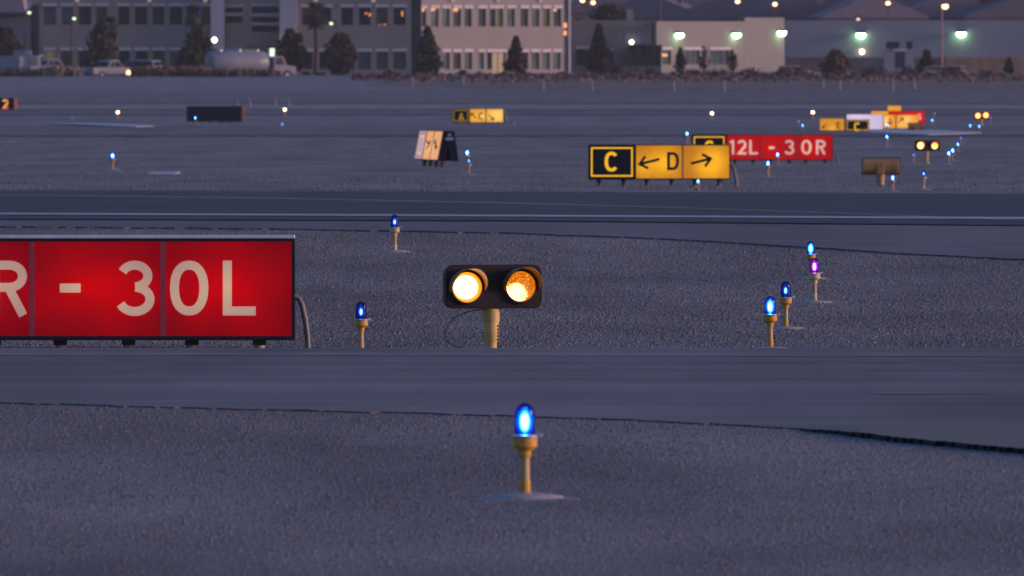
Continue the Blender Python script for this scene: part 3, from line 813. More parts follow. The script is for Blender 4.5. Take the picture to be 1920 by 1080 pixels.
def brown_housing(px0, px1, y0, y1, ybase, d, label, name='guard_light', post=True):
    s = S(d); W = (px1-px0)/s; H = (y1-y0)/s; o = at((px0+px1)/2, ybase, d)
    r = empty(name, o, 0, label, 'guard light')
    m = MB(); zc = (ybase - (y0+y1)/2)/s
    n = 9
    # rounded back shell running along x
    prof = [(-.10, -H/2), (.0, -H/2)] + [] 
    pts = [(.12*1 - .12*math.cos(a) - .12, H/2*math.sin(a)) for a in np.linspace(-math.pi/2, math.pi/2, 2)]
    sec = [(.10, -H/2)] + [(-.02 - .12*math.cos(a), H*.46*math.sin(a)) for a in np.linspace(-math.pi/2, math.pi/2, 11)] + [(.10, H/2)]
    m.prism([(y, z + zc) for y, z in sec], -W/2, W/2, axis='X')
    m.build('housing', mat('brown_housing', (0.38, 0.20, 0.07), .6, var=.25, vs=6), r, bevel=.015, fixn=True)
    m = MB(); m.box(-W/2-.01, W/2+.025, .10, .14, zc-H/2-.01, zc+H/2+.015); m.build('front_plate', M['frame'], r, bevel=.01)
    if post:
        m = MB(); m.lathe([(.055, -.05), (.06, .0), (.075, zc-H/2-.1), (.09, zc-H/2+.05)], 14); m.build('post', M['stem'], r)
        m = MB(); m.box(-.07, .07, -.145, -.1, zc-H/2, zc+H*.2); m.build('bracket', mat('bracket', (.36, .2, .09), .6), r, bevel=.01)
    return r
brown_housing(1617, 1685, 297, 327, 359, 222, 'brown light housing seen from behind on a short post, right of the red 12L-30R sign')
brown_housing(1703, 1733, 231, 243, 247, dhit(1700, 247), 'small brown light housing seen from behind at the foot of the distant sign cluster')

# ------------------------------------------------------------------ runway guard lights
M['visor'] = mat('visor', (0.30, 0.14, 0.02), 0.5, var=.1)
M['housing'] = mat('guard_housing', (0.022, 0.014, 0.014), 0.55, var=.3)
M['post_y'] = mat('post_yellow', (0.55, 0.36, 0.11), 0.5, var=.15, vs=12)
def lens_mat(name, centre, rad, hot, mid, dark, speck, gain=1.0):
    m, n, p = newmat(name)
    p.inputs['Base Color'].default_value = (.2, .1, .02, 1); p.inputs['Roughness'].default_value = .3
    tc = n.nodes.new('ShaderNodeTexCoord')
    mp = n.nodes.new('ShaderNodeMapping'); mp.inputs['Location'].default_value = (-centre[0]/rad[0], 0, -centre[1]/rad[1]); mp.inputs['Scale'].default_value = (1/rad[0], 0, 1/rad[1])
    g = n.nodes.new('ShaderNodeTexGradient'); g.gradient_type = 'SPHERICAL'
    n.links.new(tc.outputs['Object'], mp.inputs[0]); n.links.new(mp.outputs[0], g.inputs[0])
    vo = n.nodes.new('ShaderNodeTexVoronoi'); vo.inputs['Scale'].default_value = 150
    mp3 = n.nodes.new('ShaderNodeMapping'); mp3.inputs['Scale'].default_value = (1, .01, 1); n.links.new(tc.outputs['Object'], mp3.inputs[0]); n.links.new(mp3.outputs[0], vo.inputs['Vector'])
    bw = n.nodes.new('ShaderNodeRGBToBW'); n.links.new(vo.outputs['Color'], bw.inputs[0])
    mu = n.nodes.new('ShaderNodeMath'); mu.operation = 'MULTIPLY_ADD'; mu.inputs[1].default_value = speck; n.links.new(bw.outputs[0], mu.inputs[0]); n.links.new(g.outputs['Fac'], mu.inputs[2])
    cr = n.nodes.new('ShaderNodeValToRGB')
    els = cr.color_ramp.elements
    els[0].position = 0.0; els[0].color = dark + (1,)
    els[1].position = 1.0; els[1].color = hot + (1,)
    e1 = els.new(.34); e1.color = mid + (1,)
    e2 = els.new(.62); e2.color = tuple(v for v in hot) + (1,)
    n.links.new(mu.outputs[0], cr.inputs[0])
    n.links.new(cr.outputs[0], p.inputs['Emission Color']); p.inputs['Emission Strength'].default_value = gain * EM
    return m
def guard_light(px, ybase, d, W, H, zc, lens, label, yaw=.2, k=1.0, loop=True):
    """W, H housing size in metres, zc its centre height, lens = two (material, x offset)"""
    o = at(px, ybase, d)
    r = empty('guard_light', o, 0, label, 'guard light')
    R = Matrix.Translation((.018 * k, 0, zc)) @ Matrix.Rotation(yaw, 4, 'Z') @ Matrix.Rotation(-0.05, 4, 'X')
    def place(ob, x=0, y=0, z=0):
        ob.matrix_local = R @ Matrix.Translation((x, y, z))
    # housing: rounded rectangle
    rr = .055 * k; pts = []
    for (cx, cz, a0) in ((W/2-rr, H/2-rr, 0), (-W/2+rr, H/2-rr, 90), (-W/2+rr, -H/2+rr, 180), (W/2-rr, -H/2+rr, 270)):
        pts += [(cx + rr*math.cos(math.radians(a0+t)), cz + rr*math.sin(math.radians(a0+t))) for t in (0, 22, 45, 67, 90)]
    m = MB(); m.prism(pts, 0, .03); 
    pts2 = [(x*.96, z*.94) for x, z in pts]; m.prism(pts2, .03, .14*k)
    hs = m.build('housing', M['housing'], r, bevel=.006, fixn=True); place(hs)
    RL_ = .098 * k
    for (mt, lx, lz) in lens:
        m = MB()
        prof = [(RL_, .0), (RL_*.9, -.012*k), (RL_*.7, -.022*k), (RL_*.4, -.030*k), (.002, -.033*k)]
        m.lathe(prof, 36, axis='Y'); l = m.build('lens', mt, r, fixn=True); place(l, lx, -.004, lz)
        m = MB(); rim = [(RL_*1.16, .0), (RL_*1.16, -.02), (RL_*1.02, -.022), (RL_*1.02, .0)]
        m.lathe(rim, 36, axis='Y'); q = m.build('lens_rim', M['housing'], r, fixn=True); place(q, lx, -.001, lz)
        # visor: half tube, longest at the top
        m = MB(); v = []; f = []; n = 26; ro = RL_*1.22; ri = RL_*1.16; Lv = .20*k
        for i in range(n):
            a = math.radians(-15 + 210 * i / (n-1)); c_, s_ = math.cos(a), math.sin(a)
            L_ = Lv * (.45 + .55 * max(0, s_)) * (1 if s_ > 0 else max(.15, 1 + s_*3))
            v += [(ro*c_, 0, ro*s_), (ro*c_, -L_, ro*s_), (ri*c_, -L_, ri*s_), (ri*c_, 0, ri*s_)]
        for i in range(n-1):
            for j in range(4):
                f.append((i*4+j, i*4+(j+1) % 4, (i+1)*4+(j+1) % 4, (i+1)*4+j))
        f += [(0, 1, 2, 3), tuple((n-1)*4+j for j in (3, 2, 1, 0))]
        m.add(v, f, 0, True); q = m.build('visor', M['visor'], r, fixn=True); place(q, lx, -.002, lz)
    zb = zc - H/2
    m = MB()
    m.lathe([(.075*k, -.02), (.075*k, .006)], 16)
    m.lathe([(.036*k, 0), (.036*k, .07*k)], 14)
    m.lathe([(.042*k, .07*k), (.047*k, .09*k), (.05*k, zb-.05*k), (.046*k, zb-.04*k)], 16)
    m.lathe([(.055*k, zb-.085*k), (.055*k, zb+.02)], 16)
    post = m.build('post', M['post_y'], r, loc=(0, .06*k, 0))
    if loop:
        m = MB()
        for i in range(5): m.box(.045, .060, .03, .06, zb-.12-.022*i, zb-.108-.022*i)
        m.build('clamp_bolts', M['pad'], r)
        sc_ = 1/S(d)
        P_ = [(905, 580), (880, 584), (858, 592), (840, 608), (833, 625), (838, 640), (850, 648), (872, 655), (885, 664)]
        pts = []
        for i in range(len(P_)-1):
            for t in (0, .33, .66): pts.append(((P_[i][0]*(1-t)+P_[i+1][0]*t - px)*sc_, .05, (ybase - P_[i][1]*(1-t) - P_[i+1][1]*t)*sc_))
        m = MB(); m.tube(pts, .0035, 6); m.build('cable', M['leg'], r)
    return r
sg = S(76); dg = 76
hot = (9.0, 5.2, 2.0); 
LA = lens_mat('lens_lit', (-.012, 0), (.120, .117), (9., 6.5, 4.5), (2.2, .60, .03), (.85, .12, .0), .06)
LB = lens_mat('lens_half_lit', (-.036, -.046), (.090, .078), (5., 2.4, .8), (.95, .23, .006), (.27, .065, .0), .42)
guard_light(921, 662, dg, 187/sg, 82/sg, (662-537)/sg, ((LA, (873-925)/sg, -.005), (LB, (976-925)/sg, .0)), 'near amber guard light with two glowing lamps side by side on a yellow post', yaw=.22)
d7 = 300; s7 = S(d7)
LA2 = lens_mat('lens_lit_far', (0, 0), (.15, .15), (6., 2.6, .7), (2.0, .45, .01), (.9, .12, .0), 0)
LB2 = lens_mat('lens_half_lit_far', (0, -.02), (.13, .13), (5., 2., .5), (2.0, .4, .01), (.6, .08, .0), 0)
guard_light(1738, 305, d7, 48/s7, 20/s7, (305-273)/s7, ((LA2, -13.5/s7, 0), (LB2, 13.5/s7, 0)), 'farther amber guard light with one white and one orange lamp right of the brown housing', yaw=.15, k=.85, loop=False)
d8 = dhit(1840, 236); s8 = S(d8)
guard_light(1840, 236, d8, 30/s8, 13/s8, (236-217)/s8, ((LA2, -7.5/s8, 0), (LA2, 7.5/s8, .02)), 'farthest amber guard light with two bright lamps at the right edge', yaw=.1, k=1.15, loop=False)

# ------------------------------------------------------------------ buildings
M['wall'] = mat('stucco', (0.225, 0.205, 0.195), 0.85, var=.05, vs=.5)
M['wall_light'] = mat('stucco_pale', (0.36, 0.35, 0.39), 0.85, var=.05, vs=.5)
M['trim'] = mat('trim', (0.50, 0.45, 0.47), 0.8, var=.05)
M['tan'] = mat('stucco_tan', (0.34, 0.27, 0.23), 0.85, var=.06, vs=.5)
M['plinth'] = mat('plinth', (0.28, 0.25, 0.26), 0.9, var=.1, vs=1)
def glass_mat(name, c, var):
    m = mat(name, c, .12, var=var, vs=.6, spec=.18); return m
M['glass'] = glass_mat('glass', (0.018, 0.042, 0.05), .5)
M['glass_b'] = glass_mat('glass_blind', (0.06, 0.10, 0.11), .35)
M['glass_g'] = glass_mat('glass_lobby', (0.07, 0.09, 0.05), .4)
M['glass_lit'] = emat('glass_room_lit', (0.5, 0.42, 0.25), .16, (.05, .05, .03), sample=False)
M['door_lit'] = emat('door_lit', (0.55, 0.42, 0.18), .4, (.05, .05, .03), sample=False)
M['door_warm'] = emat('door_warm', (0.42, 0.26, 0.12), .5, (.05, .05, .03), sample=False)
M['tube'] = emat('tube_lamp', (0.8, 1.0, 0.75), 1.6, sample=False)
M['metal_dark'] = mat('metal_dark', (0.06, 0.05, 0.05), 0.6)
M['lamp_green'] = emat('lamp_green_white', (0.48, 1.0, 0.50), 17)
M['lamp_warm'] = emat('lamp_warm_white', (1.0, 0.72, 0.45), 10, sample=False)
M['lamp_white'] = emat('lamp_white', (1.0, 0.97, 0.82), 30)
M['flood'] = emat('flood_lamp', (1.0, 0.97, 0.85), 12, sample=False)
M['lamp_entry'] = emat('lamp_entry', (1.0, 0.85, 0.6), 8, sample=False)
M['lamp_dim'] = emat('lamp_dim', (0.55, 0.45, 0.33), .5, (.2, .2, .2), sample=False)
M['reflect'] = emat('reflected_glow', (1.0, 0.35, 0.10), 1.3, sample=False)  # reflected orange glow, put into emissive patches at the panes

class Facade:
    """a wall plane through photo pixel pxa at distance da, turned by yaw; local x along it, y into the building"""
    def __init__(s, root, pxa, da, yaw, zbase):
        s.root = root; s.o = at(pxa, YH, da); s.o.z = 0; s.yaw = yaw; s.zb = zbase
        s.ax = Vector((math.cos(yaw), math.sin(yaw), 0)); s.n = Vector((-math.sin(yaw), math.cos(yaw), 0))
        s.mtx = Matrix.Translation(s.o) @ Matrix.Rotation(yaw, 4, 'Z')
    def u(s, px):
        r = ray(px, YH); # intersect with plane
        t = s.o.dot(s.n) / Vector((r.x, r.y, 0)).dot(s.n)
        return (Vector((r.x, r.y, 0)) * t - s.o).dot(s.ax)
    def dist(s, px):
        return (s.o + s.ax * s.u(px)).y
    def z(s, py, px):
        return EYE - (py - YH) / F * s.dist(px)
    def put(s, mb, name, m, parent=None, bevel=0):
        ob = mb.build(name, m, None, bevel=bevel)
        ob.matrix_world = s.mtx
        par = parent or s.root
        ob.parent = par
        ob.matrix_parent_inverse = par.matrix_world.inverted() if parent is None else par_inv(par)
        return ob
def par_inv(par):
    return (par.matrix_parent_inverse and world_of(par)).inverted()
def world_of(o):
    if o.parent: return world_of(o.parent) @ o.matrix_parent_inverse @ o.matrix_basis
    return o.matrix_basis
def put(F_, mb, name, m, parent=None, bevel=0):
    ob = mb.build(name, m, None, bevel=bevel)
    par = parent or F_.root
    ob.parent = par
    ob.matrix_parent_inverse = world_of(par).inverted()
    ob.matrix_basis = F_.mtx
    return ob
def facade_wall(F_, x0, x1, ytop, ybot, wins, m, thick=.35, name='wall', body=0.0, bodym=None):
    """wins = (px0, px1, py0, py1, material, mullions)"""
    u0, u1 = F_.u(x0), F_.u(x1)
    z0, z1 = F_.zb, F_.z(ytop, (x0+x1)/2)
    ho = []
    for w_ in wins:
        a, b_ = F_.u(w_[0]), F_.u(w_[1]); mid = (w_[0]+w_[1])/2
        ho.append((a, b_, F_.z(w_[3], mid), F_.z(w_[2], mid)))
    us = sorted(set([u0, u1] + [round(h[i], 4) for h in ho for i in (0, 1)])); us = [u for u in us if u0 <= u <= u1]
    mb = MB()
    def solid(a, b_, za, zb_): mb.box(a, b_, 0, thick, za, zb_)
    for a, b_ in zip(us[:-1], us[1:]):
        if b_ - a < 1e-3: continue
        c_ = (a+b_)/2
        cuts = sorted([(h[2], h[3]) for h in ho if h[0] < c_ < h[1]])
        zc = z0
        for (za, zb_) in cuts:
            if za > zc: solid(a, b_, zc, za)
            zc = max(zc, zb_)
        if z1 > zc: solid(a, b_, zc, z1)
    if body: mb.box(u0+.02, u1-.02, thick+.25, body, z0, z1-.3)
    wl = put(F_, mb, name, m)
    for w_, h in zip(wins, ho):
        gm = w_[4] if len(w_) > 4 else M['glass']; nm = w_[5] if len(w_) > 5 else 1
        g = MB(); g.box(h[0], h[1], thick*.6, thick*.6+.05, h[2], h[3])
        fr = put(F_, g, w_[6] if len(w_) > 6 else 'window', gm)
        t = MB(); ft = .06
        t.box(h[0], h[1], thick*.6-.05, thick*.6, h[2], h[2]+ft); t.box(h[0], h[1], thick*.6-.05, thick*.6, h[3]-ft, h[3])
        for k in range(nm+1):
            xx = h[0] + (h[1]-h[0]-ft)*k/nm; t.box(xx, xx+ft, thick*.6-.048, thick*.6-.002, h[2]+ft, h[3]-ft)
        put(F_, t, 'frame', M['metal_dark'], fr)
        s_ = MB(); s_.box(h[0]-.12, h[1]+.12, -.10, -.001, h[3]+.02, h[3]+.30); put(F_, s_, 'lintel', M['trim'], fr)
    return wl

ZB = gz(1120) - .3
rng = random.Random(5)
off = empty('office_building', (-40, 1120, ZB), 0, 'long two storey office building with rows of tall windows, one wing pink and bright', 'building')
fa = Facade(off, 60, 1120, 0, ZB)
GLS = [M['glass'], M['glass'], M['glass_b'], M['glass_g']]
def row(l, y0, y1, ms=None): return [(a, b_, y0, y1, (ms or {}).get(i, GLS[rng.randrange(4)]), 1) for i, (a, b_) in enumerate(l)]
up = row([(82, 105), (116, 137), (147, 171), (180, 201), (222, 243), (253, 276), (286, 308), (318, 342), (350, 372), (378, 394)], 12, 46)
lo = row([(84, 103), (114, 137), (147, 170), (180, 201), (223, 243), (254, 277), (287, 309), (319, 342), (352, 374)], 95, 128, {0: M['glass_lit']})
facade_wall(fa, 60, 396, -45, 140, up + lo, M['wall'], body=18)
m = MB(); m.box(fa.u(58), fa.u(73), -.25, .0-.002, ZB, fa.z(10, 60)); g = put(fa, m, 'corner_glazing', M['glass'])
# columns and entrance bay
for a_, b_ in ((396, 420), (525, 557)):
    m = MB(); m.box(fa.u(a_), fa.u(b_), -1.2, .6, ZB, fa.z(-45, a_)); put(fa, m, 'entrance_pier', M['wall_light'])
fb = Facade(off, 420, 1121.5, 0, ZB)
facade_wall(fb, 420, 525, -45, 140,
    [(423, 455, 14, 25, M['glass'], 2), (423, 455, 30, 43, M['glass'], 2), (472, 522, 12, 26, M['glass'], 3), (472, 522, 31, 43, M['glass'], 3), (472, 522, 48, 60, M['glass'], 3),
     (425, 455, 96, 123, M['glass'], 1), (459, 480, 92, 125, M['door_lit'], 2, 'entrance_door'), (482, 500, 92, 130, M['glass_g'], 1)], M['tan'], body=17)
m = MB(); m.box(fb.u(462), fb.u(524), -2.4, -.02, fb.z(90, 490), fb.z(86, 490)); put(fb, m, 'entrance_canopy', M['metal_dark'])
m = MB(); m.lathe([(.22, ZB), (.22, fb.z(91, 510))], 12, c=(fb.u(511), -1.6, 0)); put(fb, m, 'lit_column', M['tube'])
up = row([(566, 592), (597, 621), (640, 662), (673, 695), (706, 727), (738, 760)], 14, 47)
lo = row([(569, 586), (598, 620), (636, 660), (672, 695), (706, 727), (738, 761)], 97, 130, {3: M['glass_b'], 4: M['glass_b'], 5: M['glass_b']})
facade_wall(fa, 557, 771, -45, 140, up + lo, M['wall'], body=18)
m = MB(); m.box(fa.u(771), fa.u(790), .02, 3, ZB, fa.z(-45, 780)); put(fa, m, 'corner_glazing', M['glass'])
for (px, py, hh, ww) in ((692, 25, 5, 4), (684, 24, 2, 5), (753, 21, 9, 2.5), (720, 45, 4, 3), (711, 46, 3, 3)):
    m = MB(); m.box(fa.u(px), fa.u(px+ww), .12, .18, fa.z(py+hh, px), fa.z(py, px)); put(fa, m, 'glow_patch', M['reflect'])
# bright wing turned towards the afterglow
YAWB = math.radians(50)
fw = Facade(off, 790, 1120, YAWB, ZB)
up = row([(791, 799), (808, 822), (829, 843), (850, 864), (871, 884), (897, 911), (918, 929), (932, 943), (951, 965), (976, 990), (997, 1011), (1018, 1031), (1038, 1052)], 16, 50)
lo = row([(808, 822), (830, 843), (850, 864), (871, 885), (897, 907), (913, 922), (953, 965), (976, 990), (996, 1011), (1017, 1031), (1037, 1051)], 98, 130)
lo += [(924, 948, 98, 139, M['door_warm'], 2, 'entrance_door')]
facade_wall(fw, 790, 1057, -45, 141, up + lo, M['wall'], body=12)
m = MB(); m.box(fw.u(1057), fw.u(1067), .3, 2, ZB, fw.z(-45, 1060)); put(fw, m, 'corner_glazing', M['glass_b'])
m = MB(); m.box(fw.u(1067), fw.u(1069.5), .0, 2, ZB, fw.z(-45, 1060)); put(fw, m, 'corner_pier', M['wall_light'])
for (px, py, ww, hh) in ((1058.5, 43, 6, 9), (1058.5, 58, 6, 8), (792, 16, 6, 5), (810, 16, 8, 4), (852, 16, 9, 5), (1040, 17, 5, 4)):
    m = MB(); m.box(fw.u(px), fw.u(px+ww), .14, .19, fw.z(py+hh, px), fw.z(py, px)); put(fw, m, 'glow_patch', M['reflect'])  # sunset reflection in the corner glass, added as glowing patches
# sconces along the parapet and the flood lights
for px in (145, 280, 385, 592, 700):
    m = MB(); m.lathe([(.1, -.15), (.22, 0), (.1, .15)], 10, c=(fa.u(px), -.25, fa.z(1, px))); put(fa, m, 'wall_sconce', M['lamp_dim'])
for px in (845, 930, 1010):
    m = MB(); m.lathe([(.1, -.15), (.22, 0), (.1, .15)], 10, c=(fw.u(px), -.25, fw.z(1, px))); put(fw, m, 'wall_sconce', M['lamp_dim'])
def wall_lamp(F_, px, py, m_, r, name='wall_lamp', hood=True, y=-.35):
    c_ = (F_.u(px), y, F_.z(py, px))
    if hood:
        m = MB(); m.box(c_[0]-r*1.25, c_[0]+r*1.25, -.85, -.001, c_[2]+r*.32, c_[2]+r*.8); lp = put(F_, m, name, M['metal_dark'])
        m = MB(); m.lathe([(r*1.25*math.cos(a)+.001, r*1.0*math.sin(a)) for a in np.linspace(-1.5, .28, 7)], 12, c=c_); put(F_, m, 'bulb', m_, lp)
    else:
        m = MB(); m.lathe([(r*math.cos(a)+.001, r*math.sin(a)) for a in np.linspace(-1.5, 1.5, 7)], 12, c=c_); put(F_, m, name, m_)
wall_lamp(fa, 405, 75, M['flood'], .22, 'flood_light', False, -6)
wall_lamp(fa, 532, 77, emat('lamp_yellowgreen', (.9, 1., .35), 9, sample=False), .13, 'flood_light', False, -1.6)
wall_lamp(fw, 794, 60, emat('lamp_orange', (1., .6, .25), 3, sample=False), .2, 'flood_light', False, -.4)

# left neighbour
nb = empty('low_building', (-60, 1150, ZB), 0, 'dark low building with a sloping pink roof edge at the top left corner', 'building')
fn = Facade(nb, -160, 1150, 0, ZB)
facade_wall(fn, -160, 58, 24, 140, [(-100, -60, 60, 90), (-40, 0, 60, 90)], mat('dark_stucco', (.2, .19, .23), .9), body=10)
m = MB(); m.prism([(fn.u(-160), fn.z(30, 0)), (fn.u(48), fn.z(30, 0)), (fn.u(38), fn.z(-30, 0)), (fn.u(-160), fn.z(-30, 0))], .5, 8)
put(fn, m, 'roof', mat('roof_pink', (.28, .22, .25), .8))
m = MB(); m.box(fn.u(-160), fn.u(60), -1.2, .45, fn.z(28, 0), fn.z(23, 0)); put(fn, m, 'eave', M['metal_dark'])

# warehouse on the right
wh = empty('warehouse', (15, 1150, ZB), 0, 'low warehouse with a bright beige front, green white wall lamps and a dark glass entry', 'building')
fd = Facade(wh, 1069, 1146, 0, ZB)
facade_wall(fd, 1072, 1231, 38, 140, [(1080, 1112, 92, 122, M['glass'], 2), (1122, 1150, 96, 122, M['glass'], 2)], M['wall'], body=.6)
m = MB(); m.box(fd.u(1172), fd.u(1230), -.2, -.001, fd.z(82, 1200), fd.z(59, 1200)); put(fd, m, 'wall_band', mat('band_grey', (.2, .21, .27), .8))
m = MB(); m.box(fd.u(1181), fd.u(1239), -3.0, -.3, fd.z(123, 1210), fd.z(86, 1210)); g = put(fd, m, 'glass_entry', M['glass'])
m = MB(); m.box(fd.u(1178), fd.u(1241), -3.2, -.25, fd.z(86, 1210), fd.z(84, 1210)); 
for px in (1181, 1195, 1212, 1225, 1238): m.box(fd.u(px)-.06, fd.u(px)+.06, -3.05, -2.98, ZB, fd.z(86, 1210))
put(fd, m, 'entry_frame', M['metal_dark'])
m = MB(); m.box(fd.u(1165), fd.u(1239), -2.95, -.3, ZB, fd.z(123.2, 1210)); put(fd, m, 'entry_plinth', M['wall'])
m = MB(); m.box(fd.u(1175), fd.u(1188), 1, 3, fd.z(40, 1180), fd.z(17, 1180)); put(fd, m, 'roof_unit', M['tan'])
m = MB(); m.box(fd.u(1158), fd.u(1174), 1.2, 3, fd.z(40, 1180), fd.z(24, 1180)); put(fd, m, 'roof_unit', M['metal_dark'])
wall_lamp(fd, 1184, 79, M['lamp_entry'], .2, 'wall_lamp', False, -1.0)
fe = Facade(wh, 1231, 1145, math.radians(52), ZB)
gg = [(1242, 1258, 94, 121, M['glass_b'], 1), (1283, 1312, 94, 121, M['glass_b'], 3), (1331, 1367, 94, 121, M['glass_b'], 3)]
facade_wall(fe, 1231, 1396, 40, 140, gg, M['wall'], body=9)
facade_wall(fe, 1396.3, 1471, 33, 140, [], M['wall'], body=9, thick=.5)
m = MB(); m.box(fe.u(1243), fe.u(1253), .12, .17, fe.z(106, 1250), fe.z(101, 1250)); put(fe, m, 'glow_patch', M['reflect'])
for px, py in ((1269, 65), (1376, 65), (1461, 61)): wall_lamp(fe, px, py, M['lamp_green'], .34)
# long dark warehouse behind
lw = empty('warehouse', (45, 1185, ZB), 0, 'long dark grey warehouse wall with two green white lamps at the right', 'building')
fl = Facade(lw, 1474, 1182, 0, ZB)
facade_wall(fl, 1474, 2150, 38, 140, [(1930, 1960, 80, 100)], mat('warehouse_grey', (.25, .25, .29), .9, var=.05, vs=.3), body=14)
for px, py in ((1614, 65), (1802, 63)): wall_lamp(fl, px, py, M['lamp_green'], .36)
wall_lamp(fl, 1616, 97, M['lamp_warm'], .22, 'wall_lamp', False)
# trailer office before it
tr = empty('trailer_office', at(1690, 140, 1150), 0, 'small grey trailer office with two dark windows before the long warehouse', 'trailer')
ft_ = Facade(tr, 1658, 1150, 0, ZB)
facade_wall(ft_, 1658, 1714, 92, 140, [(1678, 1697, 97, 128, M['glass_b'], 1, 'door')], mat('trailer_grey', (.3, .27, .3), .8), body=3)
m = MB(); m.box(ft_.u(1661), ft_.u(1686), .2, 2, ft_.z(91.8, 1670), ft_.z(78, 1670)); m.box(ft_.u(1700), ft_.u(1711), .2, 2, ft_.z(91.8, 1670), ft_.z(78, 1670)); put(ft_, m, 'roof_unit', M['glass'])

# fences
def fence(label, x0, x1, y0, y1, d, m_, name='wooden_fence', step=26):
    r = empty(name, at(x0, y1, d), 0, label, 'fence')
    s = S(d); W = (x1-x0)/s; H = (y1-y0)/s
    m = MB(); n = int(W/.16)
    for k in range(n):
        a = W*k/n; m.box(a+.006, a+W/n-.006, 0, .03, -.3, H*(1-.03*((k*7) % 5)/5))
    m.build('boards', m_, r)
    m = MB(); m.box(0, W, .031, .08, H*.8, H*.8+.1); m.box(0, W, .031, .08, H*.2, H*.2+.1); m.build('rail', m_, r)
    k = 0
    while k*step/s < W:
        m = MB(); m.box(k*step/s-.07, k*step/s+.07, -.02, .12, -.3, H+.15); m.build('post', M['stem'] if m_ is M['wood'] else m_, r); k += 1
    return r
M['wood'] = mat('wood_fence', (0.30, 0.17, 0.11), .85, var=.25, vs=1.2)
M['slate'] = mat('dark_fence', (0.13, 0.10, 0.11), .85, var=.25, vs=.8)
fence('brown wooden board fence at the right edge before the long warehouse', 1776, 2050, 108, 142, 1168, M['wood'], step=70)
fence('dark brown board fence in front of the long warehouse wall', 1474, 1776, 107, 142, 1170, M['slate'], step=48)

pf = empty('pipe_fence', at(536, 158, 1078), 0, 'low thin teal pipe fence between the tank truck and the reddish shrubs', 'fence')
s_f = S(1078); m_pf = mat('pipe_teal', (.12, .17, .2), .6)
for zz_ in (.15, .42):
    m = MB(); m.box(0, 150/s_f, -.03, .03, zz_-.03, zz_+.03); m.build('rail', m_pf, pf)
for px_ in (2, 32, 50, 88, 100, 112, 148):
    m = MB(); m.lathe([(.07, -.2), (.07, .85 if px_ in (32, 50, 88) else .5)], 8, c=(px_/s_f, 0, 0)); m.build('post', mat('pipe_post', (.3, .25, .27), .6), pf)

# street lamps and poles
def street_lamp(px, py, d, m_, label, r=.28, pole_y=140, arm=0.0, polem=None):
    base = at(px, YH, d); base.z = gz(d) - .2
    o = empty('street_lamp', base, 0, label, 'street lamp', 'street lamps beyond the airfield')
    top = at(px, py, d).z - base.z
    m = MB(); m.lathe([(.11, 0), (.07, top+.15)], 8, c=(-arm, 0, 0)); m.build('pole', polem or M['metal_dark'], o)
    if arm:
        m = MB(); m.box(min(-arm, 0)-.05, max(-arm, 0)+.05, -.05, .05, top+.12, top+.22); m.build('arm', M['metal_dark'], o)
    m = MB(); m.box(-.3, .3, -.25, .25, top+.18, top+.36); m.build('lamp_head', M['metal_dark'], o)
    m = MB(); m.lathe([(r*math.cos(a)+.001, r*.8*math.sin(a)) for a in np.linspace(-1.5, 1.5, 7)], 12, c=(0, 0, top)); m.build('bulb', m_, o)
M['lamp_sodium'] = emat('lamp_sodium', (1.0, 0.58, 0.28), 5.5)
pinkpole = mat('pink_pole', (.35, .2, .2), .6)
for (px, py, d, lab) in ((1092, 1, 1350, 'left of two glowing street lamps close together above the dark roof'), (1112, 5, 1350, 'right of two glowing street lamps close together above the dark roof'),
      (1383, 3, 1350, 'glowing street lamp above the bright beige warehouse front'), (1453, 8, 1350, 'glowing street lamp above the right corner of the beige warehouse'),
      (1665, 6, 1350, 'glowing street lamp among the roofs above the long warehouse')):
    street_lamp(px, py, d, M['lamp_sodium'], lab, r=.25)
street_lamp(1772, 12, 1158, M['lamp_sodium'], 'tall glowing lamp on a pink pole in front of the long warehouse', r=.32, arm=.3, polem=pinkpole)
street_lamp(1609, 36, 1210, emat('lamp_small', (1., .6, .55), 2.0, sample=False), 'small dim lamp at the roof edge of the long warehouse', r=.16)
for (px, py, arm, lab) in ((55, 24, .4, 'dim greenish street lamp at the far left, left of the office building'), (139, 35, .25, 'dim greenish street lamp in front of the left windows'), (621, 44, -.5, 'dim greenish street lamp above the tree right of the palm')):
    street_lamp(px, py, 1108, emat('lamp_faint', (.8, 1., .6), 2.2, sample=False), lab, r=.15, arm=arm)
p = at(1237, YH, 1300); p.z = gz(1300)
o = empty('utility_pole', p, 0, 'dark wooden utility pole rising behind the warehouse roof', 'pole')
m = MB(); m.lathe([(.2, 0), (.14, 9.5)], 8); m.build('pole', M['metal_dark'], o)
m = MB(); m.box(-1.1, 1.1, -.06, .06, 8.4, 8.6); m.build('crossarm', M['metal_dark'], o)

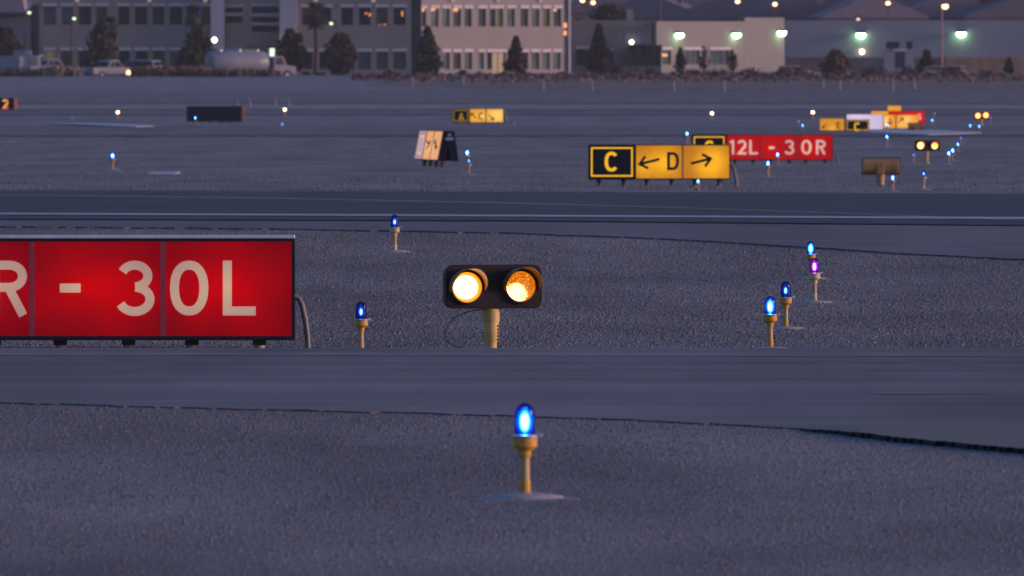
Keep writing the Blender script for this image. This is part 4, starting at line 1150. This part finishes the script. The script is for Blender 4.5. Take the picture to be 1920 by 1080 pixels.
# ------------------------------------------------------------------ trees and shrubs
M['leaf'] = mat('leaf', (0.050, 0.050, 0.036), .85, var=.5, vs=.7)
M['leaf_o'] = mat('leaf_olive', (0.06, 0.055, 0.028), .85, var=.45, vs=.7)
M['leaf_rust'] = mat('leaf_rust', (0.15, 0.085, 0.055), .85, var=.4, vs=.7)
M['shrub'] = mat('dry_shrub', (0.115, 0.078, 0.074), .9, var=.45, vs=.8)
M['shrub_d'] = mat('dark_shrub', (0.065, 0.04, 0.05), .9, var=.4, vs=.8)
M['drygrass'] = mat('dry_grass', (0.20, 0.15, 0.125), .9, var=.35, vs=.8)
M['trunk'] = mat('trunk', (0.09, 0.06, 0.06), .9)
def leaves(n, shape, size, rg, dens_bias=.6, clumps=0):
    """shape(t in 0..1 height) -> radius; returns MB with leaf-sized quads"""
    mb = MB(); H = shape['h']; z0 = shape['z0']; prof = shape['r']
    cl = []
    for _ in range(clumps or 14):
        t = rg.random(); a = rg.uniform(0, 6.283); rr = prof(t) * rg.uniform(.35, .85)
        cl.append((rr*math.cos(a), rr*math.sin(a), z0 + t*H, max(.18, prof(t)*rg.uniform(.35, .6))))
    for i in range(n):
        c_ = cl[rg.randrange(len(cl))]
        if rg.random() < .45:
            t = rg.random(); a = rg.uniform(0, 6.283); rr = prof(t) * rg.random() ** .5 * rg.uniform(.75, 1.3)
            p = Vector((rr*math.cos(a), rr*math.sin(a), z0 + t*H))
        else:
            v = Vector((rg.gauss(0, 1), rg.gauss(0, 1), rg.gauss(0, 1))); v = v.normalized() * c_[3] * rg.random() ** .33
            p = Vector(c_[:3]) + v * Vector((1, 1, 1.1)).length / 1.8
        q = Matrix.Rotation(rg.uniform(0, 6.28), 3, 'Z') @ Matrix.Rotation(rg.uniform(-1.2, 1.2), 3, 'X')
        s_ = size * rg.uniform(.6, 1.4)
        mb.add([p + q @ Vector(w_) * s_ for w_ in ((-.5, 0, -.35), (.5, 0, -.2), (.35, .1, .45), (-.4, -.1, .35))], [(0, 1, 2, 3)])
    return mb
def tree(name, px, ytop, ycrown, ybase, wpx, d, label, m_, kind='oval', n=1900, seed=0, group='landscape trees before the buildings'):
    rg = random.Random(seed + int(px)); s = S(d); base = at(px, ybase, d)
    o = empty(name, base, 0, label, 'tree', group)
    H = (ycrown - ytop)/s; z0 = (ybase - ycrown)/s; R = wpx/2/s
    if kind == 'cone': pr = lambda t: R * max(.04, (1-t)**.8) * (1 if t > .12 else .6 + 3.3*t)
    else: pr = lambda t: R * (max(0.02, math.sin(math.pi * min(1, (t*.86+.10)))) ** .7) * (1.08 - .35*t)
    mb = leaves(n, {'h': H, 'z0': z0, 'r': pr}, .34 if n > 1000 else .25, rg, clumps=22)
    mb.build('crown', m_, o)
    m = MB(); m.tube([(0, 0, -.3), (.05, 0, z0*.6), (0, 0, z0 + H*.35), (0, 0, z0+H*.8)], .16, 8, taper=.03)
    for k in range(5):
        a = k*1.3; zz = z0 + H*(.1+.12*k); m.tube([(0, 0, zz), (math.cos(a)*R*.5, math.sin(a)*R*.5, zz+.8)], .06, 6, taper=.02)
    m.build('trunk', M['trunk'], o)
    return o
tree('tree', 4, 52, 128, 142, 84, 1095, 'dark tree cut by the left edge of the photo', M['leaf'])
tree('tree', 191, 42, 131, 150, 66, 1092, 'large dark oval tree before the left windows of the office building', M['leaf'])
tree('tree', 372, 48, 130, 146, 56, 1100, 'olive green tree left of the bright round flood light', M['leaf_o'])
tree('tree', 345, 92, 130, 142, 34, 1104, 'low dark tree beside the olive tree', M['leaf'], n=900)
tree('tree', 545, 57, 134, 152, 58, 1095, 'dark olive tree right of the lit entrance', M['leaf_o'])
tree('tree', 638, 63, 136, 154, 66, 1094, 'dark ragged tree between palm and bright wing', M['leaf'], seed=4)
tree('tree', 802, 53, 133, 152, 62, 1093, 'dark pointed tree at the corner where the bright wing begins', M['leaf'], 'cone')
tree('tree', 967, 72, 132, 146, 46, 1093, 'small conical olive tree in front of the bright wing', M['leaf_o'], 'cone', n=1600)
tree('tree', 1123, 48, 134, 150, 56, 1094, 'tall conical dark tree between office building and warehouse', M['leaf'], 'cone')
tree('tree', 1276, 90, 132, 140, 26, 1105, 'small dark conifer against the beige warehouse wall', M['leaf'], 'cone', n=900)
tree('tree', 1373, 96, 130, 140, 20, 1105, 'thin reddish sapling right of the warehouse windows', M['leaf_rust'], n=260)
tree('tree', 1320, 88, 128, 140, 22, 1105, 'sparse grey sapling between two warehouse windows', M['leaf_o'], n=130)
tree('tree', 1567, 95, 146, 152, 52, 1098, 'broad rust brown tree before the dark fence', M['leaf_rust'], n=2200)
tree('tree', 1737, 96, 134, 144, 34, 1120, 'small dark fir in front of the long warehouse', M['leaf'], 'cone', n=1200)
tree('tree', 1891, 110, 136, 144, 22, 1120, 'little dark fir beside the wooden fence at the right edge', M['leaf'], 'cone', n=700)
tree('tree', 1142, 12, 36, 60, 70, 1200, 'low dark tree crown behind the roof of the warehouse', M['leaf'], n=1200)
tree('tree', 1860, -30, 20, 60, 60, 1420, 'dark tree among the houses at the top right', M['leaf'], n=900)
def palm(px, ytop, ybase, wpx, d, label, trunk_r=.28):
    rg = random.Random(int(px)); s = S(d); base = at(px, ybase, d)
    o = empty('palm_tree', base, 0, label, 'palm tree', 'palms before the office building')
    Hh = (ybase - ytop)/s - wpx/2/s
    m = MB(); m.tube([(0, 0, -.3), (.1, 0, Hh*.5), (0, 0, Hh)], trunk_r, 8, taper=trunk_r*.75); m.build('trunk', M['trunk'], o)
    R = wpx/2/s; mb = MB()
    for k in range(64):
        a = rg.uniform(0, 6.28); el = rg.uniform(-1.15, 1.45); L_ = R * rg.uniform(.8, 1.1)
        dr = Vector((math.cos(a)*math.cos(el), math.sin(a)*math.cos(el), math.sin(el)))
        sd_ = dr.cross(Vector((0, 0, 1))).normalized()
        for j in range(8):
            an = (j-3.5)*.17; t_ = (dr*math.cos(an) + sd_*math.sin(an)).normalized()
            a0 = Vector((0, 0, Hh)) + dr*L_*.45; b0 = a0 + t_*L_*.55 - Vector((0, 0, .12*L_))
            mb.add([a0, a0 + sd_*.05, b0 + sd_*.05, b0 - sd_*.03], [(0, 1, 2, 3)])
        mb.add([Vector((0, 0, Hh)), Vector((0, 0, Hh))+sd_*.06, a0+sd_*.06, a0], [(0, 1, 2, 3)])
    mb.build('crown', M['leaf'], o)
palm(592, -4, 152, 60, 1103, 'tall palm in front of the upper windows right of the entrance')
palm(208, 28, 148, 36, 1106, 'palm head showing behind the large dark oval tree')
palm(362, 4, 146, 46, 1108, 'palm rising behind the olive tree left of the flood light')

def bush(px, ybase, wpx, hpx, d, label, m_, n=420, name='shrub'):
    s = S(d); o = at(px, ybase, d); rg = random.Random(int(px*3+ybase))
    R = wpx/2/s; H = hpx/s
    mb = leaves(n, {'h': H, 'z0': -.1, 'r': lambda t: R * math.sqrt(max(.02, 1 - t*t*.95))}, .17, rg, clumps=9)
    ob = mb.build(name, m_, loc=o)
    return tag(ob, label, 'shrub', 'dry shrubs along the airfield boundary')
sheet('dry_verge', [(640, 158), (760, 163), (1000, 170), (1920, 171)], [(640, 152), (1000, 148), (1920, 146)], ground_mat('dry_verge', (0.13, 0.10, 0.092), (0.24, 0.185, 0.165), fine=4, coarse=.12, patch=.3), .02, rows=8, x0=690, x1=3000, dmin=700, nx=120, rough=.8)
BL = [(745, 156, 34, 14, 'd', 'dark shrub left of the corner tree'), (705, 156, 26, 10, 's', 'low reddish shrub below the windows left of the corner tree'), (728, 150, 30, 15, 'd', 'round dark shrub between the two ragged trees'),
      (815, 153, 36, 14, 's', 'reddish shrub at the foot of the corner tree'), (868, 152, 34, 17, 's', 'reddish shrub below the third bright window'), (900, 153, 30, 14, 'd', 'dark shrub left of the warm lit door'),
      (945, 156, 40, 18, 'd', 'dark shrub before the warm lit door'), (990, 152, 30, 14, 's', 'brown shrub right of the warm lit door'), (1055, 150, 38, 12, 's', 'brown shrub under the right end of the bright wing'),
      (1110, 152, 44, 12, 's', 'brown shrub under the tall conical tree'), (1155, 151, 46, 24, 'd', 'biggest dark red shrub left of the glass entry'), (1180, 152, 30, 14, 'd', 'small dark shrub at the glass entry'),
      (1222, 150, 42, 16, 'd', 'dark red shrub below the glass entry'), (1300, 150, 60, 14, 's', 'wide brown shrub below the warehouse windows'), (1345, 150, 60, 14, 'd', 'wide dark shrub below the right warehouse windows'),
      (1410, 149, 70, 14, 'd', 'long dark shrub at the right end of the beige wall'), (1470, 146, 50, 14, 's', 'brown shrub at the corner of the beige wall'), (1500, 146, 50, 16, 's', 'reddish shrub at the start of the dark fence'),
      (1640, 150, 60, 18, 'd', 'dark shrub below the trailer office'), (1700, 150, 60, 18, 'd', 'dark shrub right of the trailer office'), (1790, 148, 60, 16, 'd', 'dark shrub below the brown wooden fence'),
      (1850, 148, 60, 12, 's', 'low brown shrub below the brown wooden fence'), (575, 147, 28, 10, 'd', 'small dark shrub under the palm'), (602, 147, 24, 9, 'd', 'small dark shrub right of the palm trunk')]
BL += [(1030, 163, 22, 7, 's', 'small low shrub in front of the marker post below the bright wing'), (1088, 162, 30, 8, 's', 'low brown shrub left of the marker post under the conical tree'), (1240, 160, 26, 8, 'd', 'small dark shrub left of the marker post below the conifer'),
       (1390, 162, 34, 8, 's', 'low shrub right of the marker post below the warehouse windows'), (1450, 164, 24, 7, 'd', 'small dark tuft in the dry verge below the beige corner'), (1625, 162, 38, 8, 'd', 'low dark shrub between rust brown tree and trailer office'),
       (1760, 160, 30, 8, 's', 'low brown shrub right of the marker posts below the trailer office'), (830, 160, 30, 8, 's', 'low shrub between the two marker posts near the corner tree'), (925, 163, 26, 7, 'd', 'small dark tuft in the verge below the warm lit door')]
for (px, yb, wp, hp, k, lab) in BL:
    bush(px, yb, wp, hp * 1.25, 1085 + (px % 7), lab, M['shrub'] if k == 's' else M['shrub_d'], n=260 + int(wp*6))
# ground cover: dry grass and low scrub nobody could count
def cover(name, x0, x1, d0, d1, n, hmin, hmax, m_, label, seed):
    rg = random.Random(seed); mb = MB()
    for i in range(n):
        px = rg.uniform(x0, x1); d = rg.uniform(d0, d1); x = (px-960)/F*d; z = gz(d)
        h = rg.uniform(hmin, hmax); r_ = h*rg.uniform(.5, 1.1)
        if rg.random() < .5 and math.sin(px*.05+d*.1)+math.sin(px*.021) < 0: continue
        for k in range(7):
            a = rg.uniform(0, 6.28); ct = Vector((x + r_*math.cos(a)*rg.random(), d + r_*math.sin(a)*rg.random(), z))
            lean = Vector((rg.uniform(-.3, .3), rg.uniform(-.3, .3), 1)) * h * rg.uniform(.5, 1)
            w_ = Vector((math.cos(a+1.5), math.sin(a+1.5), 0)) * .07
            mb.add([ct-w_, ct+w_, ct+w_*1.6+lean, ct-w_*1.4+lean], [(0, 1, 2, 3)])
    return tag(mb.build(name, m_), label, 'scrub', kind='stuff')
cover('dry_scrub', 660, 1960, 1020, 1085, 1300, .08, .32, M['shrub'], 'low reddish scrub along the airfield boundary', 3)
cover('dry_scrub', 660, 1960, 1030, 1085, 420, .12, .45, M['shrub_d'], 'dark scrub tufts among the reddish scrub', 13)
cover('dry_grass', 720, 1960, 985, 1070, 900, .1, .35, M['drygrass'], 'pale dry grass tufts in front of the shrubs', 4)
cover('dry_hedge_grass', 76, 140, 1070, 1084, 420, .5, .95, M['drygrass'], 'clump of tall tan grass before the parked white trucks', 5)
cover('dry_hedge_grass', 255, 385, 1070, 1084, 800, .5, .95, M['leaf_rust'], 'band of tall rusty grass between pickup and tank truck', 6)
cover('dry_hedge_grass', 385, 520, 1068, 1080, 500, .3, .75, M['shrub'], 'band of low reddish grass before the tank truck', 7)
cover('dry_hedge_grass', -60, 76, 1070, 1084, 300, .3, .7, M['shrub'], 'low dark grass at the left edge before the trucks', 8)

# boundary marker posts and the slim white cones
M['white_post'] = mat('white_post', (0.22, 0.20, 0.23), .7)
for i, (px, yb, lab) in enumerate(((773, 163, 'below the corner tree'), (868, 160, 'left of the warm lit door'), (1018, 168, 'below the right end of the bright wing'), (1110, 170, 'under the tall conical tree'),
        (1263, 172, 'below the small conifer'), (1357, 173, 'below the right warehouse windows'), (1543, 168, 'left of the rust brown tree'), (1574, 170, 'right of the rust brown tree'), (1674, 171, 'below the trailer office, left one'), (1714, 168, 'below the trailer office, right one'))):
    p = hit(px, yb, 700); s = S(p.y); m = MB()
    m.lathe([(.09, -.05), (.09, .72), (.06, .78)], 8); m.lathe([(.13, -.02), (.13, .06)], 8)
    tag(m.build('marker_post', M['white_post'], loc=p), 'short pale marker post ' + lab, 'marker post', 'pale marker posts along the boundary')
for i, (px, yt2, yb, lab) in enumerate(((445, 186, 197, 'leftmost, shorter one behind the unlit sign'), (468, 181, 200, 'tallest, just right of the unlit sign'), (516, 184, 199, 'left of the pair over the white runway light'), (541, 182, 200, 'right of the pair over the white runway light'))):
    p = hit(px, yb, 500); s = S(p.y); H = (yb-yt2)/s; m = MB()
    m.lathe([(.14, 0), (.11, .04), (.04, H*.45), (.018, H)], 10)
    tag(m.build('slim_cone', M['white_post'], loc=p), 'slim pale spike marker, ' + lab, 'marker', 'slim pale spike markers')

# ------------------------------------------------------------------ vehicles
M['car_white'] = mat('car_white', (0.25, 0.25, 0.27), .4, var=.08, spec=.5)
M['car_grey'] = mat('car_grey', (0.22, 0.2, 0.23), .4, var=.04)
M['car_glass'] = mat('car_glass', (0.015, 0.018, 0.025), .1, spec=.6)
M['tyre'] = mat('tyre', (0.015, 0.015, 0.018), .8)
M['tank'] = mat('tank', (0.20, 0.205, 0.25), .4, var=.1)
M['bumper'] = mat('bumper', (0.08, 0.08, 0.09), .5)
def wheels(r, xs, y0, y1, rad):
    for x in xs:
        for y in (y0, y1):
            m = MB(); m.lathe([(rad*.7, -.12), (rad, -.1), (rad, .1), (rad*.7, .12)], 18, axis='Y', c=(x, y, rad)); w_ = m.build('wheel', M['tyre'], r, fixn=True)
            m = MB(); m.lathe([(rad*.5, -.13), (rad*.45, .13)], 12, axis='Y', c=(x, y, rad)); m.build('rim', M['ring'], w_, fixn=True)
def pickup(px, ybase, d, yaw, label, k=1.0, suv=False, lamp=None, paint=None):
    cw = paint or M['car_white']
    o = empty('suv' if suv else 'pickup_truck', at(px, ybase, d), yaw, label, 'car' if suv else 'pickup truck'); o.scale = (k, k, k)
    L = 2.6
    if suv: body = [(-L, .45), (-L, 1.0), (-L*.97, 1.1), (L*.42, 1.12), (L*.95, 1.0), (L, .85), (L, .45)]; cabp = [(-L*.95, 1.1), (-L*.85, 1.72), (-.1, 1.78), (.45, 1.74), (L*.42, 1.12)]
    else: body = [(-L, .55), (-L, 1.12), (L*.40, 1.12), (L*.95, 1.02), (L, .9), (L, .5), (-L*.9, .45)]; cabp = [(-.75, 1.12), (-.65, 1.75), (.35, 1.78), (L*.40, 1.12)]
    m = MB(); m.prism(body, -.95, .95); bd = m.build('body', cw, o, bevel=.07, fixn=True)
    m = MB(); m.prism(cabp, -.82, .82); m.build('cabin', cw, o, bevel=.08, fixn=True)
    x0, x1 = cabp[0][0], cabp[-1][0]
    for s_ in (-1, 1):
        m = MB(); y = .825*s_
        m.prism([(x0+.18, 1.2), (x0+.26, 1.62), (-.18, 1.66), (-.18, 1.2)], y-.012, y+.012); m.prism([(-.08, 1.2), (-.08, 1.66), (.36, 1.62), (x1-.22, 1.2)], y-.012, y+.012)
        m.build('side_window', M['car_glass'], o, fixn=True)
    m = MB(); m.add([(x1+.02, -.7, 1.17), (x1+.02, .7, 1.17), (.42, .66, 1.70), (.42, -.66, 1.70)], [(0, 1, 2, 3)]); m.build('windscreen', M['car_glass'], o)
    m = MB(); m.box(x0-.03, x0+.02, -.65, .65, 1.25, 1.6); m.build('rear_window', M['car_glass'], o)
    m = MB(); m.box(-L-.1, -L+.02, -.9, .9, .45, .65); m.box(L-.02, L+.1, -.9, .9, .42, .65); m.build('bumper', M['bumper'], o, bevel=.03)
    wheels(o, (-1.6, 1.65), -.85, .85, .38)
    for s_ in (-1, 1):
        m = MB(); m.box(-L-.02, -L+.03, s_*.8-.1, s_*.8+.1, .8, 1.05)
        m.build('tail_light', lamp if (lamp and s_ > 0) else mat('tail_red', (.25, .02, .02), .3), o)
    return o
pickup(96, 146, 1088, .45, 'white pickup truck parked at left beside the high white service truck', k=1.0)
pickup(206, 150, 1088, math.radians(40), 'white pickup truck below the large dark oval tree', k=1.05)
pickup(255, 148, 1091, math.radians(150), 'white car with one glowing red and yellow lamp, right of the pickup', suv=True, k=1.0)
p = at(241, 136, 1086)
m = MB(); m.lathe([(.22*math.cos(a)+.001, .22*math.sin(a)) for a in np.linspace(-1.5, 1.5, 7)], 10)
# lit lamp of the parked car, put on an added stand before it
o = empty('car_lamp', at(241, 152, 1086), 0, 'glowing yellow and red lamp of the parked white car, set on an added stand', 'lamp')
m = MB(); zz = (152-136)/S(1086); m.lathe([(.2*math.cos(a)+.001, zz + .2*math.sin(a)) for a in np.linspace(-1.5, 1.5, 7)], 10); m.build('bulb', emat('car_lamp_glow', (1., .5, .22), 5, sample=False), o)
m = MB(); m.lathe([(.15, 0), (.05, .05), (.04, zz-.15)], 8); m.build('added_stand', M['metal_dark'], o)

def service_truck():
    o = empty('service_truck', at(46, 147, 1094), math.radians(65), 'high white service truck with boxy body beside the tree at the left edge', 'truck')
    m = MB(); m.box(-3, 1.0, -1.1, 1.1, .9, 2.1); m.box(-1.2, .4, -.6, .6, 2.1, 2.6); m.build('body', M['car_white'], o, bevel=.05)
    m = MB(); m.prism([(1.1, .7), (1.1, 2.2), (1.9, 2.2), (2.3, 1.4), (3.0, 1.25), (3.1, .7)], -1.05, 1.05); m.build('cab', M['car_white'], o, bevel=.06, fixn=True)
    m = MB(); m.add([(2.34, -.85, 1.45), (2.34, .85, 1.45), (1.96, .8, 2.1), (1.96, -.8, 2.1)], [(0, 1, 2, 3)]); m.build('windscreen', M['car_glass'], o)
    for s_ in (-1, 1):
        m = MB(); m.prism([(1.25, 1.45), (1.25, 2.05), (1.8, 2.05), (2.1, 1.45)], s_*1.06-.01, s_*1.06+.01); m.build('side_window', M['car_glass'], o, fixn=True)
    m = MB(); m.box(-3.1, 3.1, -.5, .5, .55, .88); m.build('chassis', M['bumper'], o)
    wheels(o, (-2.1, -1.1, 2.2), -.95, .95, .5)
service_truck()
def tank_truck():
    o = empty('tank_truck', at(455, 152, 1086), math.radians(28), 'pale tank truck with a long rounded tank below the office entrance', 'truck')
    m = MB(); m.lathe([(.3, -3.6), (.85, -3.52), (1.02, -3.3), (1.05, -1), (1.05, 1), (1.02, 2.1), (.85, 2.35), (.3, 2.42)], 28, axis='X', c=(0, 0, 1.75), sx=1.0)
    t = m.build('tank', M['tank'], o, fixn=True)
    m = MB()
    for x in (-2.4, -.4, 1.4): m.lathe([(.28, 0), (.28, .14), (.2, .18)], 14, c=(x, 0, 2.76))
    m.build('hatch', M['ring'], t)
    m = MB(); m.box(-3.7, 4.4, -.45, .45, .6, .8); m.box(-3.8, -3.65, -1.1, 1.1, .5, .75); m.build('chassis', M['bumper'], o)
    m = MB(); m.prism([(2.7, .6), (2.7, 2.3), (3.7, 2.3), (4.0, 1.5), (5.0, 1.35), (5.1, .6)], -1.05, 1.05); m.build('cab', M['tank'], o, bevel=.06, fixn=True)
    m = MB(); m.add([(4.04, -.85, 1.55), (4.04, .85, 1.55), (3.74, .8, 2.2), (3.74, -.8, 2.2)], [(0, 1, 2, 3)]); m.build('windscreen', M['car_glass'], o)
    for s_ in (-1, 1):
        m = MB(); m.prism([(2.9, 1.5), (2.9, 2.15), (3.55, 2.15), (3.8, 1.5)], s_*1.06-.01, s_*1.06+.01); m.build('side_window', M['car_glass'], o, fixn=True)
    wheels(o, (-2.9, -1.8, 4.1), -.95, .95, .5)
tank_truck()
for (px, yb, yaw, lab) in ((1762, 143, .3, 'grey parked car left of the tall lamp pole'), (1782, 143, 2.6, 'grey parked car just right of the tall lamp pole'), (1490, 142, .4, 'grey parked vehicle at the corner of the beige warehouse')):
    pickup(px, yb + 2, 1112, yaw, lab, suv=True, k=.6, paint=M['car_grey'])

# ------------------------------------------------------------------ houses on the slope behind
def house(px, yeave, w, rise, d, yaw, label, rm, wm):
    s = S(d); base = at(px, YH, d); base.z = gz(d) - .3
    o = empty('house', base, yaw, label, 'house', 'houses on the slope behind the warehouses')
    top = max(2.6, at(px, yeave, d).z - base.z); dep = w*.7
    m = MB(); m.box(-w/2, w/2, 0, dep, 0, top); m.build('wall', wm, o)
    m = MB(); e_ = .5
    ov = [(-w/2-e_, top), (w/2+e_, top), (w/2+e_, top+.15), (0, top+rise), (-w/2-e_, top+.15)]
    m.prism(ov, -e_, dep+e_); m.build('roof', rm, o, fixn=True)
    m = MB(); m.box(w*.2, w*.2+.7, dep*.5, dep*.5+.7, top+rise*.4, top+rise*.4+1.5); m.build('chimney', wm, o)
    for x in (-w*.3, w*.15):
        m = MB(); m.box(x, x+1.2, -.05, -.002, top-1.7, top-.6); m.build('window', M['glass'], o)
roofs = [mat('roof_a', (.12, .10, .13), .85, vs=.6), mat('roof_b', (.17, .14, .17), .85, vs=.6), mat('roof_c', (.11, .09, .13), .85, vs=.6)]
wl_ = [mat('house_a', (.2, .165, .18), .9), mat('house_b', (.16, .14, .165), .9)]
HS = [(1130, 30, 12, 2.6, 1500, .1), (1215, 34, 14, 3.0, 1420, -.15), (1290, 22, 13, 3.0, 1480, .2), (1350, 36, 13, 2.6, 1400, .0), (1410, 22, 12, 3.2, 1500, -.2), (1500, 36, 14, 2.8, 1400, .12),
      (1570, 26, 12, 3.0, 1470, -.1), (1640, 34, 12, 3.0, 1390, .15), (1650, 14, 5, 2.0, 1550, 0), (1710, 28, 14, 3.0, 1450, -.05), (1790, 32, 13, 3.0, 1410, .1), (1850, 24, 13, 3.0, 1470, -.2), (1925, 34, 14, 2.8, 1400, .1), (1240, 8, 16, 3, 1600, .1), (1450, 4, 16, 3, 1650, -.1), (1560, 8, 14, 3, 1620, .1), (1760, 6, 16, 3, 1620, .1), (1880, 4, 15, 3, 1640, .0), (1340, 0, 15, 3, 1680, .1)]
words = ['leftmost, over the dark tree crown', 'behind the roof unit', 'second row left of the lamp over the beige wall', 'low, over the beige wall', 'behind the lamp over the beige wall', 'low, over the corner of the beige wall', 'left of the small dim roof lamp', 'low, under the middle lamp', 'tiny pale gable left of the middle lamp', 'right of the middle lamp', 'low, right of the tall pole lamp', 'with the dark tree beside it', 'low, at the right edge', 'upper row beside the utility pole', 'upper row over the corner of the beige wall', 'upper row left of the middle lamp', 'upper row behind the tall pole lamp', 'upper row near the right edge', 'upper row over the beige wall']
for i, (h__, wd) in enumerate(zip(HS, words)):
    house(*h__, 'low gabled house on the slope, ' + wd, roofs[i % 3] if i != 8 else roofs[1], wl_[i % 2])

# ------------------------------------------------------------------ thin evening haze
hb = MB(); hb.box(-6500, 6500, -60, 9100, -20, 480)
hm = bpy.data.materials.new('haze'); hm.use_nodes = True
hn = hm.node_tree; hn.nodes.clear()
pv = hn.nodes.new('ShaderNodeVolumePrincipled'); pv.inputs['Color'].default_value = (.95, .93, .95, 1); pv.inputs['Density'].default_value = 0.00006
ho = hn.nodes.new('ShaderNodeOutputMaterial'); hn.links.new(pv.outputs[0], ho.inputs['Volume'])
tag(hb.build('haze', hm), kind='stuff')
